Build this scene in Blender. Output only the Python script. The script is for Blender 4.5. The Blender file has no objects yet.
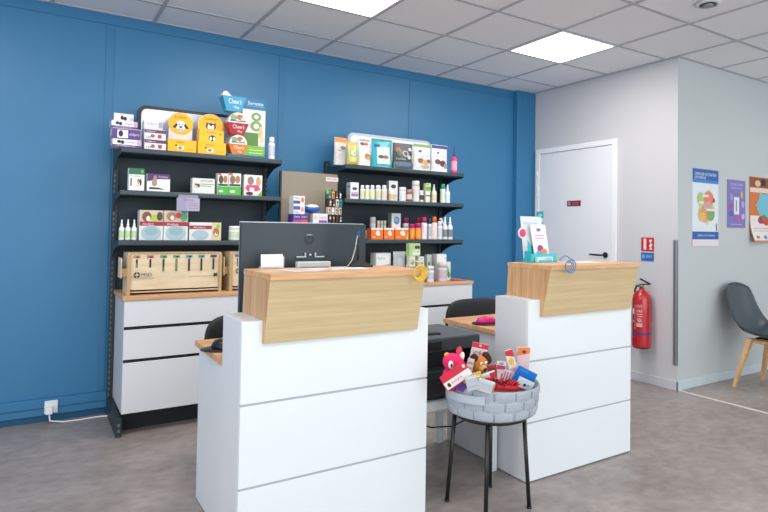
import bpy, bmesh, math, random
from mathutils import Vector, Matrix, Euler
random.seed(4)
PI = math.pi
COL = bpy.context.scene.collection
CAMH = 1.2557
# ---------------------------------------------------------------- camera
f_, cx_, cy_, yaw_, pit_, rol_ = 592.188, 435.594, 213.622, .5977, .0273, .0145
_F = Vector((math.sin(yaw_)*math.cos(pit_), math.cos(yaw_)*math.cos(pit_), math.sin(pit_)))
_R0 = Vector((math.cos(yaw_), -math.sin(yaw_), 0)); _U0 = _R0.cross(_F)
_R = _R0*math.cos(rol_) + _U0*math.sin(rol_); _U = _U0*math.cos(rol_) - _R0*math.sin(rol_)
cam = bpy.data.cameras.new('camera'); camo = bpy.data.objects.new('camera', cam); COL.objects.link(camo)
m3 = Matrix((_R, _U, -_F)).transposed()
camo.matrix_world = Matrix.Translation((0, 0, CAMH)) @ m3.to_4x4()
cam.sensor_width = 36; cam.lens = f_/768*36
cam.shift_x = -(cx_-384)/768; cam.shift_y = (cy_-256)/768
cam.clip_start = .05
bpy.context.scene.camera = camo

def ray(px, py): return _F + _R*((px-cx_)/f_) + _U*((cy_-py)/f_)
def atY(px, py, y):
    d = ray(px, py); t = y/d.y; return Vector((t*d.x, y, CAMH+t*d.z))
def atX(px, py, x):
    d = ray(px, py); t = x/d.x; return Vector((x, t*d.y, CAMH+t*d.z))
def atZ(px, py, z):
    d = ray(px, py); t = (z-CAMH)/d.z; return Vector((t*d.x, t*d.y, z))

# ---------------------------------------------------------------- materials
def lin(h):
    h = h.lstrip('#'); c = [int(h[i:i+2], 16)/255 for i in (0, 2, 4)]
    return tuple((x/12.92 if x <= .04045 else ((x+.055)/1.055)**2.4) for x in c) + (1,)
_mc = {}
def mat(h, rough=.5, metal=0, emit=0, var=0.0, scale=30, bump=0, coat=0):
    k = (h, rough, metal, emit, var, scale, bump, coat)
    if k in _mc: return _mc[k]
    m = bpy.data.materials.new('finish_'+h.lstrip('#')); m.use_nodes = True
    nt = m.node_tree; b = nt.nodes['Principled BSDF']
    b.inputs['Base Color'].default_value = lin(h); b.inputs['Roughness'].default_value = rough
    b.inputs['Metallic'].default_value = metal
    if coat: b.inputs['Coat Weight'].default_value = coat
    if emit:
        b.inputs['Emission Color'].default_value = lin(h); b.inputs['Emission Strength'].default_value = emit
    if var or bump:
        tc = nt.nodes.new('ShaderNodeTexCoord'); n = nt.nodes.new('ShaderNodeTexNoise')
        n.inputs['Scale'].default_value = scale; n.inputs['Detail'].default_value = 4
        nt.links.new(tc.outputs['Object'], n.inputs['Vector'])
        if var:
            mx = nt.nodes.new('ShaderNodeMix'); mx.data_type = 'RGBA'
            c = lin(h); mx.inputs[6].default_value = tuple(x*(1-var) for x in c[:3])+(1,)
            mx.inputs[7].default_value = tuple(min(1, x*(1+var)) for x in c[:3])+(1,)
            nt.links.new(n.outputs['Fac'], mx.inputs[0]); nt.links.new(mx.outputs[2], b.inputs['Base Color'])
        if bump:
            bp = nt.nodes.new('ShaderNodeBump'); bp.inputs['Strength'].default_value = bump; bp.inputs['Distance'].default_value = .002
            nt.links.new(n.outputs['Fac'], bp.inputs['Height']); nt.links.new(bp.outputs['Normal'], b.inputs['Normal'])
    _mc[k] = m; return m

def wood(name, c1, c2, c3, stretch, scale=1.0, rough=.45):
    m = bpy.data.materials.new(name); m.use_nodes = True; nt = m.node_tree; b = nt.nodes['Principled BSDF']
    tc = nt.nodes.new('ShaderNodeTexCoord'); mp = nt.nodes.new('ShaderNodeMapping')
    mp.inputs['Scale'].default_value = tuple(s*scale for s in stretch)
    nt.links.new(tc.outputs['Object'], mp.inputs['Vector'])
    n1 = nt.nodes.new('ShaderNodeTexNoise'); n1.inputs['Scale'].default_value = 1; n1.inputs['Detail'].default_value = 6; n1.inputs['Distortion'].default_value = .6
    nt.links.new(mp.outputs[0], n1.inputs['Vector'])
    mp2 = nt.nodes.new('ShaderNodeMapping'); mp2.inputs['Scale'].default_value = tuple(s*scale*4.5 for s in stretch)
    nt.links.new(tc.outputs['Object'], mp2.inputs['Vector'])
    n2 = nt.nodes.new('ShaderNodeTexNoise'); n2.inputs['Scale'].default_value = 1; n2.inputs['Detail'].default_value = 5
    nt.links.new(mp2.outputs[0], n2.inputs['Vector'])
    ad = nt.nodes.new('ShaderNodeMath'); ad.operation = 'MULTIPLY_ADD'; ad.inputs[1].default_value = .45
    nt.links.new(n2.outputs['Fac'], ad.inputs[0]); 
    sc = nt.nodes.new('ShaderNodeMath'); sc.operation = 'MULTIPLY'; sc.inputs[1].default_value = .6
    nt.links.new(n1.outputs['Fac'], sc.inputs[0]); nt.links.new(sc.outputs[0], ad.inputs[2])
    cr = nt.nodes.new('ShaderNodeValToRGB'); e = cr.color_ramp.elements
    e[0].position = .36; e[0].color = lin(c1); e[1].position = .68; e[1].color = lin(c3)
    q = e.new(.52); q.color = lin(c2)
    nt.links.new(ad.outputs[0], cr.inputs[0]); nt.links.new(cr.outputs[0], b.inputs['Base Color'])
    b.inputs['Roughness'].default_value = rough
    return m
OAKH = wood('oak_grain_along_width', '#c2aa80', '#cbb58c', '#d4c096', (1.1, 12, 26))
OAKV = wood('oak_grain_upright', '#ab8258', '#c39a70', '#d2ac84', (22, 22, 1.2))
OAKT = wood('oak_top_board', '#bf8d5e', '#cfa074', '#dcb088', (1.6, 22, 22))
BIRCH = wood('pale_plywood', '#d2bd9c', '#ddcaaa', '#e6d6ba', (1.5, 8, 9))
BEECH = wood('beech_leg', '#bd9060', '#cda273', '#d8b284', (14, 14, 2))
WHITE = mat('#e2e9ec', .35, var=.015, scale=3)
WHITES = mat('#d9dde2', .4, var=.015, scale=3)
DARK = mat('#22323a', .45, var=.05, scale=20)
DARKP = mat('#1f333d', .5, var=.06, scale=12)
BLACK = mat('#121416', .4)
GREYLINE = mat('#a9b1b5', .5)

# ---------------------------------------------------------------- mesh builder
_tc = {}
def text_mesh(s):
    if s in _tc: return _tc[s]
    cu = bpy.data.curves.new('lettering', 'FONT'); cu.body = s; cu.resolution_u = 2
    o = bpy.data.objects.new('lettering', cu); COL.objects.link(o)
    dg = bpy.context.evaluated_depsgraph_get(); me = bpy.data.meshes.new_from_object(o.evaluated_get(dg))
    vs = [v.co.copy() for v in me.vertices]; fs = [tuple(p.vertices) for p in me.polygons]
    bpy.data.objects.remove(o); bpy.data.curves.remove(cu); bpy.data.meshes.remove(me)
    x0 = min(v.x for v in vs); x1 = max(v.x for v in vs); y0 = min(v.y for v in vs); y1 = max(v.y for v in vs)
    vs = [((v.x-x0)/(x1-x0), (v.y-y0)/(y1-y0)) for v in vs]
    _tc[s] = (vs, fs); return _tc[s]

class MB:
    def __init__(s): s.bm = bmesh.new(); s.mats = []
    def mi(s, m):
        if isinstance(m, str): m = mat(m, .5)
        if m not in s.mats: s.mats.append(m)
        return s.mats.index(m)
    def add(s, vs, fs, m, smooth=False):
        i = s.mi(m); vv = [s.bm.verts.new(v) for v in vs]; out = []
        for f in fs:
            try:
                q = s.bm.faces.new([vv[k] for k in f]); q.material_index = i; q.smooth = smooth; out.append(q)
            except ValueError: pass
        return vv
    def merge(s, b2, m, smooth=False):
        i = s.mi(m); mp = {v: s.bm.verts.new(v.co) for v in b2.verts}
        for f in b2.faces:
            q = s.bm.faces.new([mp[v] for v in f.verts]); q.material_index = i; q.smooth = smooth
        b2.free()
    def box(s, x0, x1, y0, y1, z0, z1, m, bev=0, rot=None, c=None, seg=2, smooth=False):
        b = bmesh.new(); bmesh.ops.create_cube(b, size=1)
        for v in b.verts: v.co = Vector(((x0+x1)/2+v.co.x*(x1-x0), (y0+y1)/2+v.co.y*(y1-y0), (z0+z1)/2+v.co.z*(z1-z0)))
        if bev: bmesh.ops.bevel(b, geom=list(b.edges), offset=bev, segments=seg, affect='EDGES', profile=.5)
        if rot is not None:
            cc = Vector(c) if c else Vector(((x0+x1)/2, (y0+y1)/2, (z0+z1)/2)); R = Euler(rot).to_matrix()
            for v in b.verts: v.co = cc + R @ (v.co-cc)
        s.merge(b, m, smooth); return s
    def prism(s, pts, axis, a0, a1, m, smooth=False):
        # pts 2D in the plane perpendicular to axis
        def P(p, a):
            return {'x': (a, p[0], p[1]), 'y': (p[0], a, p[1]), 'z': (p[0], p[1], a)}[axis]
        n = len(pts); vs = [P(p, a0) for p in pts] + [P(p, a1) for p in pts]
        fs = [tuple(range(n))[::-1], tuple(range(n, 2*n))] + [(i, (i+1) % n, n+(i+1) % n, n+i) for i in range(n)]
        s.add(vs, fs, m, smooth); return s
    def lathe(s, prof, c, n=20, smooth=True, sy=1.0):
        # prof: (r, z, mat)
        c = Vector(c); rings = []
        for r, z, _ in prof:
            rings.append([s.bm.verts.new((c.x+r*math.cos(2*PI*k/n), c.y+sy*r*math.sin(2*PI*k/n), c.z+z)) for k in range(n)])
        for j in range(len(prof)-1):
            i = s.mi(prof[j][2])
            for k in range(n):
                q = s.bm.faces.new((rings[j][k], rings[j][(k+1) % n], rings[j+1][(k+1) % n], rings[j+1][k])); q.material_index = i; q.smooth = smooth
        if prof[0][0] > 0: q = s.bm.faces.new(rings[0][::-1]); q.material_index = s.mi(prof[0][2])
        if prof[-1][0] > 0: q = s.bm.faces.new(rings[-1]); q.material_index = s.mi(prof[-2][2])
        return s
    def tube(s, pts, r, m, n=8, r1=None, cap=True):
        pts = [Vector(p) for p in pts]; L = len(pts); i = s.mi(m); rings = []; prev = None
        for k, p in enumerate(pts):
            t = (pts[min(k+1, L-1)]-pts[max(k-1, 0)]).normalized()
            if prev is None: a = Vector((0, 0, 1)) if abs(t.z) < .9 else Vector((1, 0, 0)); u = t.cross(a).normalized()
            else: u = (prev - t*prev.dot(t)).normalized()
            prev = u; w = t.cross(u); rr = r + ((r1-r)*k/(L-1) if r1 is not None else 0)
            rings.append([s.bm.verts.new(p+u*rr*math.cos(2*PI*q/n)+w*rr*math.sin(2*PI*q/n)) for q in range(n)])
        for a, b in zip(rings, rings[1:]):
            for k in range(n):
                q = s.bm.faces.new((a[k], a[(k+1) % n], b[(k+1) % n], b[k])); q.material_index = i; q.smooth = True
        if cap:
            for rr in (rings[0][::-1], rings[-1]): q = s.bm.faces.new(rr); q.material_index = i
        return s
    def ball(s, c, r, m, sc=(1, 1, 1), rot=None, sub=2, noise=0):
        b = bmesh.new(); bmesh.ops.create_icosphere(b, subdivisions=sub, radius=r); R = Euler(rot).to_matrix() if rot else Matrix.Identity(3)
        for v in b.verts:
            k = 1+(random.uniform(-noise, noise) if noise else 0)
            v.co = Vector(c) + R @ Vector((v.co.x*sc[0]*k, v.co.y*sc[1]*k, v.co.z*sc[2]*k))
        s.merge(b, m, True); return s
    def prints(s, fn, specs, base=.0006):
        # fn(u, v, off) -> point; specs in 0..1 coordinates
        for k, sp in enumerate(specs):
            off = base + k*.00025; t = sp[0]
            if t == 'r':
                _, u0, v0, u1, v1, c = sp; n = 4; vs = []; fs = []
                for j in range(n+1):
                    for i in range(n+1): vs.append(fn(u0+(u1-u0)*i/n, v0+(v1-v0)*j/n, off))
                for j in range(n):
                    for i in range(n): a = j*(n+1)+i; fs.append((a, a+1, a+n+2, a+n+1))
                s.add(vs, fs, c)
            elif t == 'e':
                _, cu, cv, ru, rv, c = sp; n = 20
                vs = [fn(cu, cv, off)] + [fn(cu+ru*math.cos(2*PI*i/n), cv+rv*math.sin(2*PI*i/n), off) for i in range(n)]
                s.add(vs, [(0, 1+i, 1+(i+1) % n) for i in range(n)], c)
            elif t == 'p':
                _, pts, c = sp; s.add([fn(u, v, off) for u, v in pts], [tuple(range(len(pts)))], c)
            elif t == 't':
                _, u0, v0, u1, v1, txt, c = sp; vs, fs = text_mesh(txt)
                s.add([fn(u0+(u1-u0)*a, v0+(v1-v0)*b, off) for a, b in vs], fs, c)
        return s
    def build(s, name, parent=None, loc=None, label=None, cat=None, group=None, kind=None, rotz=0):
        org = Vector(loc) if loc is not None else (parent.matrix_world.translation.copy() if parent else Vector((0, 0, 0)))
        if parent is not None and loc is None: org = Vector(parent['_o'])
        me = bpy.data.meshes.new(name)
        bmesh.ops.recalc_face_normals(s.bm, faces=[f for f in s.bm.faces if False])
        for v in s.bm.verts: v.co -= org
        s.bm.to_mesh(me); s.bm.free()
        for m in s.mats: me.materials.append(m)
        o = bpy.data.objects.new(name, me); COL.objects.link(o)
        if parent: o.parent = parent; o['_o'] = parent['_o']
        else: o.location = org; o['_o'] = tuple(org)
        if label: o['label'] = label
        if cat: o['category'] = cat
        if group: o['group'] = group
        if kind: o['kind'] = kind
        return o

def thing(name, label, cat, loc, group=None):
    o = bpy.data.objects.new(name, None); COL.objects.link(o); o.location = loc; o.empty_display_size = .05
    o['_o'] = tuple(loc); o['label'] = label; o['category'] = cat
    if group: o['group'] = group
    return o
def struct(name, mb): return mb.build(name, kind='structure')
def fy(x0, x1, z0, z1, y):      # print frame on a surface facing the room (-Y)
    return lambda u, v, off: (x0+(x1-x0)*u, y-off, z0+(z1-z0)*v)
def fx(y0, y1, z0, z1, x):      # on a surface facing -X; u runs from y0 to y1
    return lambda u, v, off: (x-off, y0+(y1-y0)*u, z0+(z1-z0)*v)

# ---------------------------------------------------------------- room shell
D = 4.54; C = 2.683; XC = 4.288; YC = 2.84
def wall_mat(name, h, var=.03, rough=.6):
    m = mat(h, rough, var=var, scale=1.2, bump=.03); return m
BLUE = mat('#3478a5', .42, var=.05, scale=1.5)
BLUE2 = mat('#3175a2', .4, var=.04, scale=2)
GREYW = mat('#cdcdd2', .6, var=.012, scale=1.5)
GREYR = mat('#bcc3c5', .6, var=.012, scale=1.5)

m = bpy.data.materials.new('mottled_grey_vinyl'); m.use_nodes = True; nt = m.node_tree; b = nt.nodes['Principled BSDF']
tc = nt.nodes.new('ShaderNodeTexCoord')
n1 = nt.nodes.new('ShaderNodeTexNoise'); n1.inputs['Scale'].default_value = 2.2; n1.inputs['Detail'].default_value = 9; n1.inputs['Roughness'].default_value = .72
n2 = nt.nodes.new('ShaderNodeTexNoise'); n2.inputs['Scale'].default_value = 14; n2.inputs['Detail'].default_value = 6
mp = nt.nodes.new('ShaderNodeMapping'); mp.inputs['Rotation'].default_value = (0, 0, .3); mp.inputs['Scale'].default_value = (1, 1.25, 1)
nt.links.new(tc.outputs['Object'], mp.inputs[0]); nt.links.new(mp.outputs[0], n1.inputs[0]); nt.links.new(mp.outputs[0], n2.inputs[0])
mxf = nt.nodes.new('ShaderNodeMath'); mxf.operation = 'MULTIPLY_ADD'; mxf.inputs[1].default_value = .4
nt.links.new(n2.outputs['Fac'], mxf.inputs[0])
sc = nt.nodes.new('ShaderNodeMath'); sc.operation = 'MULTIPLY'; sc.inputs[1].default_value = .6; nt.links.new(n1.outputs['Fac'], sc.inputs[0]); nt.links.new(sc.outputs[0], mxf.inputs[2])
cr = nt.nodes.new('ShaderNodeValToRGB'); e = cr.color_ramp.elements
e[0].position = .34; e[0].color = lin('#7d7470'); e[1].position = .66; e[1].color = lin('#a59d99'); q = e.new(.5); q.color = lin('#938a86')
nt.links.new(mxf.outputs[0], cr.inputs[0]); nt.links.new(cr.outputs[0], b.inputs['Base Color'])
b.inputs['Roughness'].default_value = .38
FLOOR = m

struct('floor', MB().box(-3.5, 9, -4, D+.1, -.05, 0, FLOOR))
struct('wall_back', MB().box(-3.5, XC+.1, D, D+.1, 0, C+.1, BLUE))
struct('wall_side', MB().prism([(XC, YC), (XC+.1, YC+.1), (XC+.1, D), (XC, D)], 'z', 0, C+.1, GREYW))
struct('wall_right', MB().prism([(XC, YC), (9, YC), (9, YC+.1), (XC+.1, YC+.1)], 'z', 0, C+.1, GREYR))
# pilaster in the corner
PX = 4.035
struct('trim_1', MB().box(PX, XC, D-.06, D, 0, C, BLUE2, .004))
# cover strips on the blue panels
k = 2
for gx in (-.80, .404, 1.601, 2.807):
    struct('trim_%d' % k, MB().box(gx-.025, gx+.025, D-.005, D, .15, C-.07, BLUE2, .002)); k += 1
struct('trim_%d' % k, MB().box(-3.5, PX, D-.008, D, C-.07, C, BLUE2, .002)); k += 1
# skirting and cable trunking of the blue wall
TEAL = mat('#12567c', .5)
mb = MB().box(-3.5, PX, D-.012, D, 0, .045, TEAL)
mb.box(-3.5, PX, D-.035, D, .045, .15, BLUE2, .004); mb.box(-3.5, PX, D-.038, D-.03, .09, .096, TEAL)
struct('baseboard_back', mb)
SK = mat('#d3dbe1', .5)
struct('baseboard_side', MB().box(XC-.012, XC, YC-.012, D-.075, 0, .075, mat('#ccced5', .5), .003))
struct('baseboard_right', MB().box(XC-.012, 9, YC-.012, YC, 0, .075, mat('#c3cfd6', .5), .003))
struct('trim_%d' % k, MB().box(XC+.005, XC+.03, -4, YC-.012, 0, .003, mat('#d9d4cf', .35))); k += 1   # metal joint in the floor
struct('trim_%d' % k, MB().box(XC-.03, XC+.004, YC-.004, YC+.001, .2, 1.2, mat('#8d9297', .4, .6)).box(XC-.004, XC+.001, YC-.004, YC+.035, .2, 1.2, mat('#8d9297', .4, .6))); k += 1
# ceiling: slab of tiles + visible T grid
TILE = mat('#f0f1f4', .85, var=.03, scale=60, bump=.15)
GRID = mat('#b4b7be', .6)
mb = MB().box(-3.5, 9, -4, D+.1, C+.0045, C+.08, TILE)
struct('ceiling', mb)
gX0 = .668; gY0 = 4.14
mb = MB()
LIGHTS = [(4, 1), (1, 1)]   # (column, row) of the panels seen
xs = [gX0+.6*i for i in range(-6, 15)]; ys = [gY0-.6*j for j in range(-1, 14)]
for x in xs: mb.box(x-.012, x+.012, -4, D, C, C+.0044, GRID)
for y in ys[1:]: mb.box(-3.5, 9, y-.012, y+.012, C-.0005, C+.0044, GRID)
mb.box(-3.5, XC, D-.024, D, C-.001, C+.0044, GRID); mb.box(XC-.024, XC, YC, D, C-.001, C+.0044, GRID); mb.box(XC, 9, YC-.024, YC, C-.001, C+.0044, GRID)
struct('trim_%d' % k, mb); k += 1

def panel_light(i, yj, label, e):
    x0 = gX0+.6*i; t = thing('ceiling_light', label, 'light', (x0+.3, yj-.3, C))
    mb = MB()
    for a in ((x0+.01, x0+.59, yj-.59, yj-.575), (x0+.01, x0+.59, yj-.025, yj-.01), (x0+.01, x0+.025, yj-.575, yj-.025), (x0+.575, x0+.59, yj-.575, yj-.025)):
        mb.box(*a, C-.004, C+.004, mat('#eceef0', .4))
    mb.build('frame', t)
    MB().box(x0+.025, x0+.575, yj-.575, yj-.025, C-.002, C+.004, mat('#fff8ee', .5, emit=e)).build('diffuser', t)
panel_light(4, 3.54, 'square recessed ceiling light, nearer the white door', 9)
panel_light(1, 3.54, 'square recessed ceiling light cut by the top edge of the photo', 9)
p = atZ(708, 3.5, C)
t = thing('ceiling_spot', 'small round grey vent spot set in a ceiling tile', 'light', (p.x, p.y, C))
MB().lathe([(.075, 0, mat('#d8dadd', .4)), (.08, -.004, mat('#d8dadd', .4)), (.055, -.012, mat('#a9adb2', .4)), (.05, -.006, BLACK), (.035, -.004, BLACK)], p, 28).build('rim', t)
MB().lathe([(.03, 0, mat('#8a9096', .3, .5)), (.034, -.02, mat('#8a9096', .3, .5)), (.02, -.024, mat('#8a9096', .3, .5)), (0, -.024, BLACK)], p, 20).build('lamp', t)

# door
dy0, dy1 = 3.43, 4.45; dz = 2.093
DW = mat('#eceef3', .45, var=.01, scale=2)
dr = thing('door_1', '', '', (XC, (dy0+dy1)/2, 0)); del dr['label'], dr['category']; dr['kind'] = 'structure'
MB().box(XC-.022, XC-.002, dy0, dy0+.05, 0, dz, mat('#f3f4f7', .4), .003).box(XC-.022, XC-.002, dy1-.05, dy1, 0, dz, mat('#f3f4f7', .4), .003).box(XC-.022, XC-.002, dy0+.05, dy1-.05, dz-.05, dz, mat('#f3f4f7', .4), .003).build('door_frame', dr)
MB().box(XC-.014, XC-.002, dy0+.055, dy1-.055, .008, dz-.056, DW, .002).build('door_leaf', dr)
h = atX(604, 255, XC)
mb = MB(); mb.tube([(XC-.014, h.y-.03, h.z), (XC-.024, h.y-.03, h.z)], .026, mat('#4a4f55', .3, .8), 20)
mb.tube([(XC-.024, h.y-.03, h.z), (XC-.06, h.y-.03, h.z), (XC-.066, h.y-.02, h.z), (XC-.066, h.y+.11, h.z+.002)], .009, mat('#4a4f55', .3, .8), 10).build('door_handle', dr)
mb = MB()
for z in (1.62, 1.7, 1.84): mb.tube([(XC-.024, dy1-.03, z-.03), (XC-.024, dy1-.03, z+.03)], .007, mat('#eef0f2', .3), 8)
mb.build('hinge', dr)
s_ = atX(575, 203.5, XC)
mb = MB().box(XC-.018, XC-.0145, s_.y-.085, s_.y+.085, s_.z-.027, s_.z+.027, '#7d1f30')
mb.prints(fx(s_.y+.085, s_.y-.085, s_.z-.027, s_.z+.027, XC-.018), [('r', .02, .08, .3, .92, '#5a2733'), ('e', .17, .5, .1, .34, '#d9a9b5'), ('e', .17, .5, .05, .17, '#7d1f30'), ('t', .4, .52, .86, .8, 'ENTREE', '#e08a90'), ('t', .4, .18, .86, .42, 'INTERDITE', '#e08a90')])
mb.build('door_sign', loc=(XC-.016, s_.y, s_.z), label='small dark red notice plate on the white door', cat='sign')

# socket and white cable
o_ = atY(51, 409, D-.036)
t = thing('wall_socket', 'white square socket with plug on the blue trunking', 'socket', (o_.x, D-.038, .09))
mb = MB().box(o_.x-.036, o_.x+.036, D-.05, D-.038, .058, .138, mat('#e8edf0', .35), .004)
mb.build('plate', t)
MB().box(o_.x-.03, o_.x+.008, D-.09, D-.0505, .06, .105, mat('#eff2f4', .35), .006).build('plug', t)
pts = [(o_.x-.01, D-.075, .059), (o_.x-.005, D-.08, .02), (o_.x+.06, D-.09, .006), (o_.x+.14, D-.1, .006), (o_.x+.25, D-.09, .006), (o_.x+.36, D-.11, .006), (.41, D-.09, .006)]
MB().tube(pts, .005, '#e6eaec', 8).build('power_cable', loc=(o_.x, D-.07, 0), label='white power cable lying along the foot of the blue wall', cat='cable')

# ---------------------------------------------------------------- reception desks
def desk(x0, x1, bx0, bx1, label):
    Y0 = 2.2
    t = thing('reception_desk', label, 'desk', ((x0+x1)/2, 2.45, 0))
    mb = MB(); zz = [0.006, .295, .60, .907]
    # pier: three front slabs separated by thin grey joints, side cheeks
    mb.box(x0+.004, x1-.004, Y0+.006, 2.45, .004, .905, WHITES)
    for a, b_ in zip(zz, zz[1:]):
        mb.box(x0, x1, Y0-.004, Y0+.016, a+(.005 if a > .1 else 0), b_-(.004 if b_ < .9 else 0), WHITE, .0015)
    for z in (.295, .6): mb.box(x0+.002, x1-.002, Y0-.001, Y0+.01, z-.006, z+.007, GREYLINE)
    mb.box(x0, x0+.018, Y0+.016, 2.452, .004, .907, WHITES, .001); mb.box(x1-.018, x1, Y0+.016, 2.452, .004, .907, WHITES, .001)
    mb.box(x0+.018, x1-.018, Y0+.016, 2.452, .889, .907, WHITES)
    mb.build('pier', t)
    # slanted oak counter box
    prof_front = [(2.183, .829), (2.199, .829), (2.199, .9), (2.139, 1.062), (2.119, 1.062)]
    MB().prism([(2.183, .822), (2.1985, .822), (2.142, 1.062), (2.124, 1.062)], 'x', bx0+.0005, bx1-.0005, OAKH).build('counter_front', t)
    side = [(2.1835, .823), (2.197, .823), (2.197, .9075), (2.453, .9075), (2.443, 1.062), (2.1245, 1.062)]
    for a in (bx0, bx1-.018):
        MB().prism(side, 'x', a-.0008 if a == bx0 else a, a+.018+(.0008 if a != bx0 else 0), OAKV).build('counter_side', t)
    MB().box(bx0-.002, bx1+.002, 2.116, 2.447, 1.0622, 1.085, OAKT, .0015).build('counter_top', t)
    # work surface behind and its support
    MB().box(bx0-.075, x1+.0, 2.4525, 2.945, .695, .72, OAKT, .0015).build('worktop', t)
    MB().box(bx0-.062, bx0-.042, 2.4525, 2.91, .004, .6948, WHITES, .001).build('support_panel', t, label=None)
    MB().box(x1-.038, x1-.018, 2.4525, 2.91, .004, .6948, WHITES, .001).build('support_panel', t)
    return t
desk(.645, 1.463, .722, 1.397, 'white reception desk with slanted oak counter carrying the computer monitor')
desk(2.066, 2.868, 2.146, 2.843, 'white reception desk with slanted oak counter carrying the leaflet stand')
TOPZ = 1.085

# ---------------------------------------------------------------- wall shelving
SH = [1.16, 1.472, 1.737]; SH2 = [1.17, 1.482, 1.745]
def shelving(x0, x1, label, SH):
    t = thing('shelving_unit', label, 'shelving', ((x0+x1)/2, 4.3, 0))
    for x, s in ((x0, 1), (x1, -1)):
        mb = MB().box(min(x, x+s*.03), max(x, x+s*.03), 4.44, 4.5, .0, 1.80, DARK, .002)
        z = .1
        while z < 1.76:
            mb.box(min(x+s*.004, x+s*.012), max(x+s*.004, x+s*.012), 4.438, 4.4405, z, z+.018, '#5d6a72')
            mb.box(x-.0012 if s > 0 else x-.0005, x+.0005 if s > 0 else x+.0012, 4.45, 4.46, z, z+.018, '#4d5a62'); z += .036
        mb.build('upright', t)
        # foot
        MB().prism([(3.965, 0), (4.44, 0), (4.44, .128), (3.965, .108)], 'x', min(x, x+s*.03)+.004, max(x, x+s*.03)+.004, DARK).box(min(x, x+s*.03)+.012, max(x, x+s*.03)-.006, 3.962, 3.966, .03, .045, '#6a747a').box(min(x, x+s*.03)+.012, max(x, x+s*.03)-.006, 3.962, 3.966, .065, .08, '#6a747a').build('foot', t)
    MB().box(x0+.03, x1-.03, 4.463, 4.475, .13, 1.73, DARKP).build('back_panel', t)
    MB().box(x0+.036, x1-.028, 4.1, 4.12, .0, .1, mat('#181d21', .6)).build('kick_plate', t)
    for z in SH:
        s = MB().box(x0+.012, x1-.012, 4.13, 4.46, z-.028, z, DARKP, .002).box(x0+.004, x1-.004, 4.105, 4.13, z-.03, z+.003, mat('#2b3a43', .35), .006).build('shelf', t)
        for bx in (x0+.003, x1-.007):
            pts = [(4.125, z-.004), (4.125, z-.036)]
            for q in range(9):
                a = q/8; pts.append((4.14+.30*a, z-.04-.085*a**2.2))
            pts.append((4.44, z-.004))
            MB().prism(pts, 'x', bx, bx+.004, DARK).build('bracket', s)
    return t
shelving(.437, 1.468, 'dark metal wall shelving behind the monitor, boxes on three shelves', SH)
shelving(1.952, 3.095, 'dark metal wall shelving right of the taupe display stand', SH2)

def cabinet(x0, x1, label, labelplates=True):
    t = thing('drawer_cabinet', label, 'cabinet', ((x0+x1)/2, 4.2, .13))
    MB().box(x0, x1, 3.998, 4.435, .13, .804, mat('#c9c9cf', .45), .001).build('body', t)
    MB().box(x0+.004, x1-.004, 3.9905, 3.9978, .14, .80, mat('#0d1013', .5)).build('handle_recess', t)
    for a, b_ in ((.132, .432), (.452, .628), (.648, .803)):
        MB().box(x0, x1, 3.972, 3.990, a, b_, WHITES, .0015).build('drawer', t)
    MB().box(x0-.01, x1+.01, 3.965, 4.435, .8045, .83, OAKT, .0015).build('worktop', t)
cabinet(.468, 1.44, 'white drawer cabinet with oak top under the wooden dispensers')
cabinet(2.03, 3.09, 'white drawer cabinet with oak top under the bottle shelves')
CT = .83

# header sign boards on top
def header(px0, px1, pyl, frame, face, label, SH=SH):
    a = atY(px0, pyl, 4.35)
    x0 = a.x; x1 = atY(px1, pyl, 4.35).x; z0 = SH[2]+.0005; z1 = a.z
    t = thing('header_board', label, 'sign', ((x0+x1)/2, 4.35, z0))
    def rr(x0, x1, z0, z1, r):
        pts = [(x0, z0), (x1, z0)]
        for i in range(7): an = PI/2*i/6; pts.append((x1-r+r*math.cos(an), z1-r+r*math.sin(an)))
        for i in range(7): an = PI/2+PI/2*i/6; pts.append((x0+r+r*math.cos(an), z1-r+r*math.sin(an)))
        return pts
    MB().prism(rr(x0, x1, z0, z1, .05), 'y', 4.35, 4.39, frame).build('frame', t)
    MB().prism(rr(x0+.022, x1-.022, z0+.01, z1-.022, .035), 'y', 4.346, 4.3495, face).build('face', t)
MIR = mat('#d0d1da', .2, .3)
header(138, 262, 104.5, mat('#1a2028', .4), MIR, 'black framed glossy header board above the left shelving')
header(348, 431, 132, mat('#b9c0c8', .3, .6), mat('#f4f5f7', .3), 'silver framed glossy header board above the right shelving', SH2)

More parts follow.
